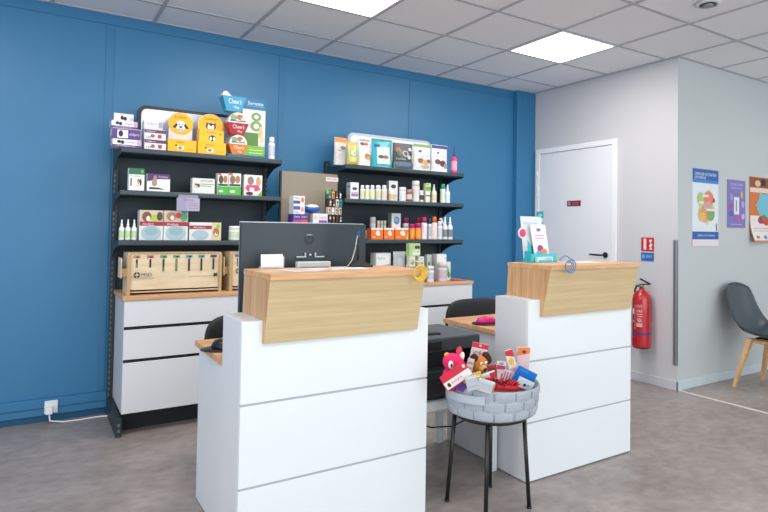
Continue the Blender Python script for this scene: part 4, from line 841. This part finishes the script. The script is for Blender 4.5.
# ---------------------------------------------------------------- stool with felt basket
BXc, BYc = 1.772, 2.118
SB = .43
t = thing('metal_stool', 'thin black four-legged stool under the felt basket', 'stool', (BXc, BYc, 0))
MB().lathe([(.165, -.018, BLACK), (.17, -.012, BLACK), (.17, -.002, BLACK), (.16, 0, BLACK), (0, 0, BLACK)], (BXc, BYc, SB-.001), 32).build('seat', t)
for (fx_, fy_) in ((1.624, 2.258), (1.632, 1.985), (1.898, 2.0), (1.889, 2.267)):
    tx = BXc+(fx_-BXc)*.84; ty = BYc+(fy_-BYc)*.84
    l = MB().tube([(fx_, fy_, .004), (tx, ty, SB-.018)], .0095, mat('#17191c', .4), 12).build('leg', t)
    MB().lathe([(.012, 0, BLACK), (.012, .008, BLACK), (.008, .01, BLACK)], (fx_, fy_, 0), 12).build('rubber_foot', l)
# woven felt basket
b0 = MB(); N = 84; rows = 3; H = .135; Rb, Rt = .196, .214
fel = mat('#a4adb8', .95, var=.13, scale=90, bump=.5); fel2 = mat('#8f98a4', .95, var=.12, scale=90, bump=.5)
def brad(a, v):
    return (Rb+(Rt-Rb)*v**.7)*(1+.012*math.sin(3*a+1)+.008*math.sin(5*a))
vs = []; K = 24
prev = None
for j in range(K+1):
    v = j/K; ring = []
    for i in range(N*2):
        a = 2*PI*i/(N*2); r = brad(a, v)
        row = min(2, int(v*2.999)); fu = ((i+6*(row % 2)) % 12)/12; fv = (v*3) % 1
        d = .006*max(0, math.sin(PI*fu))**.35*(.4+.6*math.sin(PI*fv)**.5) if .02 < v < .98 else 0
        if v < .06: r -= .012*(1-v/.06)
        ring.append((BXc+(r+d)*math.cos(a), BYc+(r+d)*math.sin(a), SB+.001+H*v+.004*math.sin(2*a+.5)*v))
    vs.append(ring)
flat = [p for r_ in vs for p in r_]; M2 = N*2; fs = [(j*M2+i, j*M2+(i+1) % M2, (j+1)*M2+(i+1) % M2, (j+1)*M2+i) for j in range(K) for i in range(M2)]
bk = thing('felt_basket', 'round grey woven felt basket full of pet toys on the stool', 'basket', (BXc, BYc, SB+.001))
slit = []; keep = []
for q, f in enumerate(fs):
    j, i = divmod(q, M2); row = min(2, int((j+.5)/K*2.999)); w_ = ((j+.5)/K*3) % 1
    (slit if (i+6*(row % 2)) % 12 == 0 and .1 < w_ < .9 else keep).append(f)
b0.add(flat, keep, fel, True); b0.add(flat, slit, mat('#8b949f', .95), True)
inn = []
for j, (rr, z) in enumerate(((1.0, 1.0), (.965, 1.0), (.955, .5), (.93, .05), (0.001, .05))):
    inn += [(BXc+brad(2*PI*i/M2, 1 if j < 2 else .5)*rr*math.cos(2*PI*i/M2), BYc+brad(2*PI*i/M2, 1 if j < 2 else .5)*rr*math.sin(2*PI*i/M2), SB+.001+H*z+(.004*math.sin(2*(2*PI*i/M2)+.5) if j < 2 else 0)+(.001 if j == 1 else 0)) for i in range(M2)]
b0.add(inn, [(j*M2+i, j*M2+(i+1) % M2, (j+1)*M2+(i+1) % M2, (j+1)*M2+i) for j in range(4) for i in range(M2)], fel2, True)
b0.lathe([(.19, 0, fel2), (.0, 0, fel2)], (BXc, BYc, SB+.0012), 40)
b0.build('woven_body', bk)
mb = MB(); vs = []; 
a0, a1 = math.radians(168), math.radians(222)
for i in range(13):
    a = a0+(a1-a0)*i/12; r = brad(a, 1)+.004+.012*math.sin(PI*i/12)
    for (dr, z) in ((0, H*.62), (0, H*.88), (.004, H*.88), (.004, H*.62)): vs.append((BXc+(r+dr)*math.cos(a), BYc+(r+dr)*math.sin(a), SB+z))
mb.add(vs, [(4*i+k_, 4*i+(k_+1) % 4, 4*i+4+(k_+1) % 4, 4*i+4+k_) for i in range(12) for k_ in range(4)]+[(0, 1, 2, 3), (48, 51, 50, 49)], mat('#b3bcc8', .95, var=.1, scale=90, bump=.4))
mb.build('handle_strap', bk)

# basket contents -------------------------------------------------
def tilted(name, label, cat, c, w, h, d, rot, body, pr, parent=None, group=None):
    mb = MB(); R = Euler(rot).to_matrix(); c = Vector(c)
    b2 = bmesh.new(); bmesh.ops.create_cube(b2, size=1)
    bmesh.ops.bevel(b2, geom=list(b2.edges), offset=.02, segments=1, affect='EDGES')
    for v in b2.verts: v.co = c + R @ Vector((v.co.x*w, v.co.y*d, v.co.z*h))
    mb.merge(b2, body if not isinstance(body, str) else mat(body, .4))
    mb.prints(lambda u, v, off: tuple(c + R @ Vector(((u-.5)*w, -d/2-off, (v-.5)*h))), pr)
    if parent: return mb.build(name, parent)
    return mb.build(name, loc=c-Vector((0, 0, h/2)), label=label, cat=cat, group=group)
def bp(px, py, y): return atY(px, py, y)
face = -.55   # turn towards the viewer
# filling so that the toys are carried
MB().lathe([(.10, .0, '#6b5a60'), (.165, .01, '#6b5a60'), (.178, .075, '#7a3440'), (.14, .095, '#8a2430'), (.07, .105, '#5a4048'), (0, .108, '#5a4048')], (BXc, BYc, SB+.012), 24).build('toy_pile', loc=(BXc, BYc, SB+.012), label='jumbled dark layer of toys filling the basket bottom', cat='toys', kind='stuff')
# 1 pink dog toy
c = bp(453.5, 362.5, 2.12)
t = thing('plush_toy', 'hot pink plush dog toy in the left of the basket', 'toy', c-Vector((0, 0, .1)))
PK = mat('#d81e62', .8, bump=.3, scale=120)
MB().ball(c, .05, PK, (1.08, .8, .8), (0, .4, 0), sub=3).ball(c+Vector((.0, .01, -.07)), .048, PK, (1, .8, 1.2), sub=3).build('body', t)
MB().ball(c+Vector((.03, .0, .042)), .02, mat('#c83a50', .8), (.8, .6, 1.3), (0, .1, 0)).ball(c+Vector((.036, -.012, .024)), .017, '#e6dcd0', (.8, .6, 1.3), (0, .3, 0)).build('ear', t)
MB().ball(c+Vector((-.03, .01, .036)), .014, mat('#dba04a', .8), (1, .6, .7)).build('ear', t)
MB().ball(c+Vector((-.036, -.03, -.0)), .015, '#ede8ea', (.8, .6, 1.2)).ball(c+Vector((-.039, -.04, -.0)), .007, '#1c1a20', (.8, .6, 1.2)).build('eye', t)
MB().ball(c+Vector((.03, -.035, -.02)), .012, '#8c1240', (1.4, .6, .6)).build('mouth', t)
c = bp(456, 376, 2.045)
tilted('toy_card', 'red and white slanted toy band across the pink plush', 'card', c, .125, .07, .006, (0, -.62, face), '#c9243c', [('p', [(0, .08), (1, .02), (1, .5), (0, .56)], '#e6dedc'), ('t', .24, .18, .66, .4, 'toys', '#b85a70'), ('e', .14, .3, .06, .14, '#2a2428'), ('e', .9, .75, .05, .12, '#e6c8cc')])
c = bp(461, 384, 2.05); tilted('toy_card', 'purple toy card below the pink plush', 'card', c+Vector((0, .02, .0)), .07, .06, .005, (0, .35, face), '#5e3492', [('r', .1, .7, .9, .9, '#7a52ac')])
# 2 lion toy with header card
c = bp(479, 352, 2.22)
tilted('header_card', 'white and red header card above the orange plush', 'card', c, .078, .085, .004, (0.1, .2, face), '#e0dada', [('r', 0, .72, 1, 1, '#cf2f4c'), ('t', .12, .42, .42, .6, 'Les', '#4a4c70'), ('t', .48, .36, .9, .62, '66', '#c82a3c'), ('e', .5, .88, .08, .05, '#f2d8dc')])
c = bp(480, 365, 2.16)
t = thing('plush_toy', 'orange-brown plush creature with dark tufts in the basket', 'toy', c-Vector((0, 0, .08)))
OR = mat('#c4762e', .85, bump=.4, scale=140); BR = mat('#3c2018', .9, bump=.5, scale=140)
MB().ball(c, .042, OR, (1, .75, 1), sub=3).ball(c+Vector((.004, .01, -.06)), .045, OR, (1, .8, 1), sub=3).build('body', t)
MB().ball(c+Vector((-.006, -.028, -.008)), .022, mat('#d8a05c', .8), (1.1, .7, .8)).ball(c+Vector((-.004, -.044, -.012)), .009, BLACK, (1.2, .6, .8)).build('muzzle', t)
for s in (-1, 1):
    MB().ball(c+Vector((s*.034, .0, .036)), .022, BR, (1, .7, 1), noise=.12).ball(c+Vector((s*.05, .0, .018)), .018, BR, (1, .7, 1.2), noise=.12).build('ear', t)
    MB().ball(c+Vector((s*.013-.004, -.033, .014)), .008, '#f0ead8').ball(c+Vector((s*.013-.004, -.040, .014)), .004, BLACK).build('eye', t)
# white packets between
c = bp(471, 366, 2.12); tilted('treat_packet', 'small striped white packet left of the orange plush', 'packet', c+Vector((-.012, 0, -.01)), .03, .09, .012, (0, .25, face), '#d3c4c0', [('r', .1, .2, .9, .3, '#b0403c'), ('r', .1, .5, .9, .6, '#c88a6a'), ('r', .1, .75, .9, .85, '#8a96a8')])
c = bp(468, 381, 2.0)
tilted('treat_packet', 'yellow-edged packet at the front left of the basket', 'packet', bp(472, 377, 2.03), .085, .022, .03, (0, -.35, face), '#c8b04a', [('r', .1, .2, .9, .6, '#e0d8b0')])
tilted('treat_carton', 'left grey-white carton lying at the front of the basket', 'carton', bp(472, 383, 1.985), .05, .052, .03, (.1, -.25, face), '#b4bcc4', [('r', .1, .3, .9, .36, '#96a0aa')])
tilted('treat_carton', 'right grey-white carton lying at the front of the basket', 'carton', bp(485.5, 386, 1.955), .072, .048, .02, (.1, .28, face), '#bcc4c8', [('r', .08, .25, .86, .3, '#a0a8ae'), ('r', .08, .45, .86, .5, '#a0a8ae'), ('r', .08, .65, .86, .7, '#a0a8ae'), ('r', .92, .1, .98, .9, '#c85a5a')])
tilted('treat_packet', 'white packet with a red stripe at basket centre', 'packet', bp(486, 377, 2.06), .09, .028, .03, (0, -.35, face), '#dcdada', [('r', .7, 0, 1, 1, '#b02a38'), ('r', .1, .3, .6, .5, '#b8bcc4')])
# 3 candies
for i, (px, py, yy, w, h_, rt, col, pr, lb) in enumerate((
    (492.5, 373, 2.11, .04, .07, -.1, '#9c2430', [('e', .5, .7, .3, .14, '#4a2018'), ('e', .5, .45, .3, .14, '#c8a044'), ('r', .1, .1, .9, .25, '#d8c0a8')], 'dark red toy packet with gold centre in the basket'),
    (500.5, 371, 2.12, .045, .09, .1, '#d9c6cc', [('r', .05, .6, .95, .8, '#b83a5c'), ('e', .5, .9, .25, .08, '#8a90a8'), ('r', .1, .1, .5, .4, '#e9e4e4'), ('r', .6, .1, .9, .4, '#c8485c')], 'pink and white toy packet behind the red rope'),
    (511.5, 362.5, 2.1, .038, .12, -.28, '#e0d4d2', [('p', [(0, .82), (1, .7), (1, 1), (0, 1)], '#c82438'), ('e', .5, .55, .34, .14, '#d8b83c'), ('r', .1, .1, .9, .3, '#c89aa0')], 'tall white stick packet with red tip in the basket'),
    (522.5, 363, 2.1, .062, .15, .05, '#d9b9bc', [('p', [(0, .72), (1, .82), (1, 1), (.1, .98)], '#dc7a3c'), ('e', .55, .86, .16, .05, '#5a3020'), ('r', .2, .3, .7, .34, '#c89aa0')], 'pale pink card with orange corner at the basket back'),
    (507.5, 377, 2.1, .05, .06, .35, '#d8ccd0', [('r', .1, .1, .2, .9, '#b8405c'), ('r', .35, .1, .45, .9, '#b8405c'), ('r', .6, .1, .7, .9, '#b8405c')], 'red-striped white candy packet in the basket'))):
    tilted('toy_packet', lb, 'packet', bp(px, py, yy), w, h_, .012, (0, rt, face), col, pr)
MB().ball(bp(517, 372, 2.12), .017, mat('#c82430', .5), sub=3).build('rubber_ball', loc=bp(517, 372, 2.12), label='small red ball right of centre in the basket', cat='ball')
# 4 knotted rope toy
a = bp(487, 382, 2.0); b_ = bp(519, 389, 1.99)
a = bp(489, 386.5, 2.0); b_ = bp(517, 388.5, 1.975); mid_ = bp(503, 384, 2.0)
mb = MB(); RED = mat('#c0202c', .85, bump=.5, scale=150); BK = mat('#1c1416', .9, bump=.5, scale=150)
for i in range(150):
    q = i/149; base = a.lerp(b_, q)+Vector((0, random.uniform(0, .03), random.uniform(-.006, .018))); an = random.uniform(0, 2*PI)
    p0 = base + Vector((0, 0, .0)); d = Vector((.35*math.cos(an), .35*math.sin(an)-.3, random.uniform(.1, 1))).normalized()
    mb.tube([p0, p0+d*.014, p0+d*.027+Vector((0, 0, -.004))], .0042, RED if (i//3+random.randint(0, 1)) % 3 else BK, 6)
mb.tube([a, a.lerp(b_, .5), b_], .013, RED, 10)
mb.build('rope_toy', loc=a.lerp(b_, .5), label='shaggy red and black rope toy at the basket front', cat='toy')
# 5 blue and white cards
tilted('toy_card', 'bright blue card leaning at the right of the basket', 'card', bp(524, 377.5, 2.04), .095, .085, .006, (.25, .45, face), '#1c74cc', [('r', .1, .8, .6, .9, '#3c8cdc')])
tilted('toy_card', 'pale blue-white card in front of the bright blue card', 'card', bp(525, 384, 1.995), .075, .045, .005, (.2, .42, face), '#cfe0e8', [('e', .5, .4, .1, .16, '#2c3a48'), ('e', .7, .5, .06, .1, '#8aa0b0')])

# ---------------------------------------------------------------- fire extinguisher and signs
e0 = atX(641.5, 285, XC-.08); 
ex, ey = XC-.095, 3.105; zb, zt = .305, .80
t = thing('fire_extinguisher', 'red fire extinguisher hung on the grey wall beyond the right desk', 'extinguisher', (ex, ey, zb))
RD = mat('#b81a26', .25, coat=.5); 
r = .076
MB().lathe([(r*.82, 0, BLACK), (r*.98, .01, RD), (r, .03, RD), (r, .115, mat('#4a3a7a', .4)), (r, .135, RD), (r, .39, RD), (r*.93, .43, RD), (r*.7, .46, RD), (r*.32, .475, RD), (r*.28, .49, RD)], (ex, ey, zb), 32).prints(
    lambda u, v, off: (ex+(r+off)*math.cos(PI+.95-1.5*u), ey+(r+off)*math.sin(PI+.95-1.5*u), zb+.15+.22*v),
    [('r', .12, .12, .62, .98, '#c23038'), ('t', .16, .86, .58, .95, 'EXTINCTEUR', '#e8d8d8'), ('t', .18, .68, .56, .78, 'EAU', '#e8d8d8'), ('r', .16, .6, .58, .62, '#e8d8d8'), ('r', .16, .52, .5, .54, '#e8d8d8'), ('t', .2, .32, .5, .46, 'ABF', '#e8d8d8'), ('r', .16, .14, .58, .28, '#cfa8a8'), ('r', .68, .05, .70, .95, '#e8d8d8'), ('r', .76, .6, .9, .8, '#e8d8d8'), ('r', .8, .3, .88, .36, '#e8d8d8')], .0012).build('cylinder', t)
MB().tube([(ex, ey, zb+.488), (ex, ey, zb+.52)], .016, mat('#8a7a60', .3, .8), 12).tube([(ex, ey+.0, zb+.505), (ex, ey+.05, zb+.51)], .01, mat('#8a8c90', .3, .8), 10).build('valve', t)
MB().box(ex-.008, ex+.008, ey-.085, ey+.02, zb+.555, zb+.567, BLACK, .002, rot=(.35, 0, 0), c=(ex, ey, zb+.55)).box(ex-.008, ex+.008, ey-.07, ey+.02, zb+.518, zb+.528, BLACK, .002, rot=(-.1, 0, 0), c=(ex, ey, zb+.52)).build('lever_handle', t)
MB().tube([(ex, ey+.05, zb+.508), (ex+.01, ey+.075, zb+.47), (ex+.03, ey+.085, zb+.35), (ex+.03, ey+.083, zb+.1), (ex+.03, ey+.08, zb+.06)], .008, BLACK, 8).build('hose', t)
MB().box(XC-.0185, XC-.0003, ey-.03, ey+.03, zb+.2, zb+.4, mat('#3a3d40', .4), .002).build('wall_bracket', t)
s0 = atX(641.5, 237.5, XC); s1 = atX(654, 261, XC); zm = atX(648, 252.2, XC).z; zt_ = atX(648, 237.5, XC).z; zb_ = atX(648, 261, XC).z
mb = MB().box(XC-.004, XC-.0005, s1.y, s0.y, zb_, zt_, '#c3202e')
mb.prints(fx(s0.y, s1.y, zb_, zt_, XC-.004), [('r', 0, 0, 1, .36, '#1c6ab8'), ('r', 0, .36, 1, .4, '#e6e0e2'), ('r', .2, .48, .42, .9, '#e9dde0'), ('e', .31, .9, .12, .06, '#e9dde0'), ('p', [(.6, .48), (.9, .5), (.8, .6), (.92, .7), (.78, .78), (.9, .92), (.62, .9), (.75, .74), (.62, .64), (.74, .56)], '#e9dde0'), ('r', .1, .1, .3, .26, '#8aa8cc'), ('t', .45, .14, .85, .26, 'EAU', '#cfe0f0')])
mb.build('safety_sign', loc=(XC-.002, (s0.y+s1.y)/2, zb_), label='red and blue extinguisher sign on the grey wall', cat='sign')

# ---------------------------------------------------------------- posters on the right wall
def poster(x0, x1, z0, z1, body, pr, label, curl=0):
    y = YC-.003
    mb = MB()
    if curl:
        vs = []; n_ = 8
        for j in range(n_+1):
            v = j/n_; o = curl*max(0, .35-v)**2*8
            for i in range(5): u = i/4; vs.append((x0+(x1-x0)*u, y-o*(1-u*.8), z0+(z1-z0)*v))
        mb.add(vs, [(j*5+i, j*5+i+1, j*5+i+6, j*5+i+5) for j in range(n_) for i in range(4)], mat('#d97a2c', .4) if curl else body)
        fn = lambda u, v, off: (x0+(x1-x0)*u, y-curl*max(0, .35-v)**2*8*(1-u*.8)-off, z0+(z1-z0)*v)
    else:
        mb.box(x0, x1, y-.0005, y+.002, z0, z1, body); fn = lambda u, v, off: (x0+(x1-x0)*u, y-.0005-off, z0+(z1-z0)*v)
    mb.prints(fn, pr, .0008); return mb.build('wall_poster', loc=((x0+x1)/2, YC, z0), label=label, cat='poster')
star = lambda cu, cv, r, ar, n=6, k_=.62, ph=.5: [(cu+r*(1 if i % 2 else k_)*math.cos(ph+PI*i/n), cv+ar*r*(1 if i % 2 else k_)*math.sin(ph+PI*i/n)) for i in range(2*n)]
poster(4.487, 4.87, 1.15, 1.797, '#dbe3e9', [('r', 0, .82, 1, 1, '#1c5aa8'), ('r', 0, .82, 1, .86, '#2c86cc'), ('t', .08, .915, .9, .955, 'CAMPAGNE VACCINATION', '#e6eef6'), ('t', .08, .87, .5, .905, 'LEPTOSPIROSE', '#e6eef6'), ('r', 0, .09, 1, .19, '#1c5aa8'), ('t', .2, .12, .85, .16, 'parlez-en a votre veterinaire', '#cfe0f0'), ('r', 0, 0, 1, .09, '#e0d6d8'),
    ('p', star(.5, .52, .36, .7, 5, .66), '#c2cf8e'), ('e', .6, .62, .2, .1, '#d8806a'), ('e', .45, .42, .2, .11, '#d89a5c'), ('e', .68, .42, .16, .09, '#7fa05c'), ('e', .3, .62, .13, .08, '#a8c274'), ('e', .56, .52, .18, .06, '#c8a094'), ('e', .35, .38, .12, .06, '#e0b45c'), ('e', .8, .6, .05, .03, '#b03a4c'), ('r', .35, .64, .6, .67, '#e6ded8'), ('r', .5, .46, .85, .49, '#e6ded8'), ('r', .22, .55, .4, .58, '#e6ded8'), ('r', .9, .2, .93, .3, '#6a5a5a')], 'blue-headed poster with a coloured map of France on the right wall')
poster(5.01, 5.306, 1.312, 1.735, '#7a72b4', [('t', .15, .88, .85, .93, 'VOTRE CHIEN', '#c9c4e6'), ('r', .2, .82, .8, .84, '#a8a2d0'), ('r', .36, .28, .64, .64, '#dfe0ea'), ('r', .45, .34, .52, .58, '#8a86a8'), ('e', .22, .64, .1, .07, '#9a8cc8'), ('e', .78, .7, .07, .08, '#d0b04c'), ('e', .2, .44, .08, .06, '#b04a78'), ('e', .84, .5, .1, .07, '#b0a0d8'), ('t', .1, .24, .3, .34, 'O', '#243a8c'), ('e', .52, .2, .14, .05, '#c8489a'), ('e', .84, .24, .1, .06, '#c0b0dc'), ('r', .15, .06, .8, .08, '#a8a2d0')], 'small purple poster with a white thermometer on the right wall')
poster(5.375, 5.86, 1.19, 1.785, '#d97a2c', [('r', .02, .34, 1, .78, '#cf6f26'), ('r', .02, .84, 1, .99, '#8a4a24'), ('e', .3, .9, .1, .05, '#e0b890'), ('e', .5, .92, .1, .06, '#2a1c16'), ('r', .02, .76, 1, .83, '#e2cdbc'), ('p', star(.52, .56, .3, .8, 6, .72), '#6fb8cc'), ('r', .02, .02, 1, .4, '#e3dcdc'), ('p', star(.52, .5, .26, .8, 6, .72), '#6fb8cc'), ('e', .42, .33, .12, .07, '#b0283c'), ('e', .6, .32, .12, .07, '#c23a34'), ('e', .8, .3, .1, .06, '#b0283c'), ('e', .52, .38, .08, .04, '#4a8a3c'), ('r', .1, .2, .95, .21, '#a8a0a0'), ('r', .1, .16, .95, .17, '#a8a0a0'), ('e', .2, .07, .07, .025, '#b07a5c'), ('e', .5, .07, .07, .03, '#5c8aa8'), ('t', .66, .05, .9, .09, 'info', '#7a7a80')], 'orange poster with a light blue map and curling corner on the right wall', .05)

# ---------------------------------------------------------------- shell chair on the right
CXc, CYc = 5.035, 2.49
t = thing('shell_chair', 'charcoal plastic shell chair with pale wooden legs against the right wall', 'chair', (CXc, CYc, 0))
SHM = mat('#39444d', .38)
vs = []; fs = []; nu, nv = 16, 22
def shell(u, v, off=0):
    # v 0 front of seat .. 1 top of back ; u -1..1
    if v < .5:
        q = v/.5; y = -.21+.36*q; z = .445-.02*math.sin(q*PI)+.012*(1-q)*0; w = .215+.015*math.sin(q*PI); lift = .03+.03*q
    else:
        q = (v-.5)/.5; an = q*1.0
        y = .15+.115*(1-(1-q)**2)+.03*q; z = .445+.395*q**1.25; w = .23-.05*q**2; lift = .06*(1-q)**1.5+.012
    ed = abs(u)**3
    x = w*u*(1-.0*ed)
    if v >= .5:
        y -= .055*ed*(1-.4*(v-.5)/.5); z += lift*ed*.7
        if v > .85: z -= .055*((v-.85)/.15)**1.5*abs(u)**2.4
    else: z += lift*ed
    if v < .08: z -= .018*(1-v/.08)**2
    return Vector((CXc+x, CYc+y, z+off))
for s_i, off in enumerate((0, -.009)):
    for j in range(nv+1):
        for i in range(nu+1):
            p = shell(-1+2*i/nu, j/nv); 
            if s_i: p = p + (Vector((0, .0, -.009)) if j/nv < .5 else Vector((0, .009, -.002)))
            vs.append(p)
k0 = (nu+1)*(nv+1)
for j in range(nv):
    for i in range(nu):
        a = j*(nu+1)+i; fs.append((a, a+1, a+nu+2, a+nu+1)); fs.append((a+k0, a+nu+1+k0, a+nu+2+k0, a+1+k0))
for j in range(nv):
    for i in (0, nu): a = j*(nu+1)+i; b_ = a+nu+1; fs.append((a, b_, b_+k0, a+k0))
for i in range(nu):
    for a in (i, nv*(nu+1)+i): fs.append((a, a+1, a+1+k0, a+k0))
mb = MB(); mb.add(vs, fs, SHM, True); mb.build('seat_shell', t)
for sx, fy_ in ((-1, 2.665), (1, 2.665), (-1, 2.29), (1, 2.29)):
    fx_ = CXc+sx*.225; tx = CXc+sx*.15; ty = 2.57 if fy_ > 2.5 else 2.39
    mb = MB(); p0 = Vector((fx_, fy_, 0)); p1 = Vector((tx, ty, .405)); vs = []
    for p, w in ((p0, .013), (p1, .021)): vs += [p+Vector((-w, -w, 0)), p+Vector((w, -w, 0)), p+Vector((w, w, 0)), p+Vector((-w, w, 0))]
    mb.add(vs, [(3, 2, 1, 0), (4, 5, 6, 7), (0, 1, 5, 4), (1, 2, 6, 5), (2, 3, 7, 6), (3, 0, 4, 7)], BEECH); mb.build('leg', t)
MB().box(CXc-.135, CXc+.135, 2.56, 2.58, .365, .4, BEECH, .002).build('crossbar', t)
MB().box(CXc-.135, CXc+.135, 2.38, 2.40, .365, .4, BEECH, .002).build('crossbar', t)
MB().box(CXc-.15, CXc-.13, 2.40, 2.56, .37, .395, BEECH, .002).build('crossbar', t)
MB().box(CXc+.13, CXc+.15, 2.40, 2.56, .37, .395, BEECH, .002).build('crossbar', t)
MB().box(CXc-.1, CXc+.1, 2.42, 2.55, .4, .412, BLACK, .002).build('mount_plate', t)

# ---------------------------------------------------------------- light
def area(name, loc, rot, sx, sy, e, col=(1, 1, 1)):
    l = bpy.data.lights.new(name, 'AREA'); l.shape = 'RECTANGLE'; l.size = sx; l.size_y = sy; l.energy = e; l.color = col
    o = bpy.data.objects.new(name, l); COL.objects.link(o); o.location = loc; o.rotation_euler = rot; return o
area('shopfront_daylight', (1.5, -3.2, 1.7), (math.radians(82), 0, 0), 6.5, 2.6, 155, (.92, .97, 1))
area('left_daylight', (-3.0, .3, 1.6), (math.radians(90), 0, math.radians(-75)), 3.5, 2.4, 75, (.95, .98, 1))
area('right_daylight', (7.5, -1.5, 1.7), (math.radians(85), 0, math.radians(40)), 3.5, 2.4, 40, (.9, .97, 1))
for x, y in ((3.1, 2.97), (1.3, 2.97), (-.5, 2.97), (1.3, .57), (3.1, .57), (-.5, .57), (5.5, 1.2)):
    area('panel_lamp', (x, y, C-.01), (0, 0, 0), .55, .55, 15, (1, .96, .91))
w = bpy.data.worlds.new('room_fill'); bpy.context.scene.world = w; w.use_nodes = True
w.node_tree.nodes['Background'].inputs[0].default_value = (.86, .92, 1, 1); w.node_tree.nodes['Background'].inputs[1].default_value = .62
sc = bpy.context.scene; sc.view_settings.view_transform = 'Standard'; sc.view_settings.look = 'None'; sc.view_settings.exposure = 0
for o in bpy.data.objects:
    if '_o' in o: del o['_o']
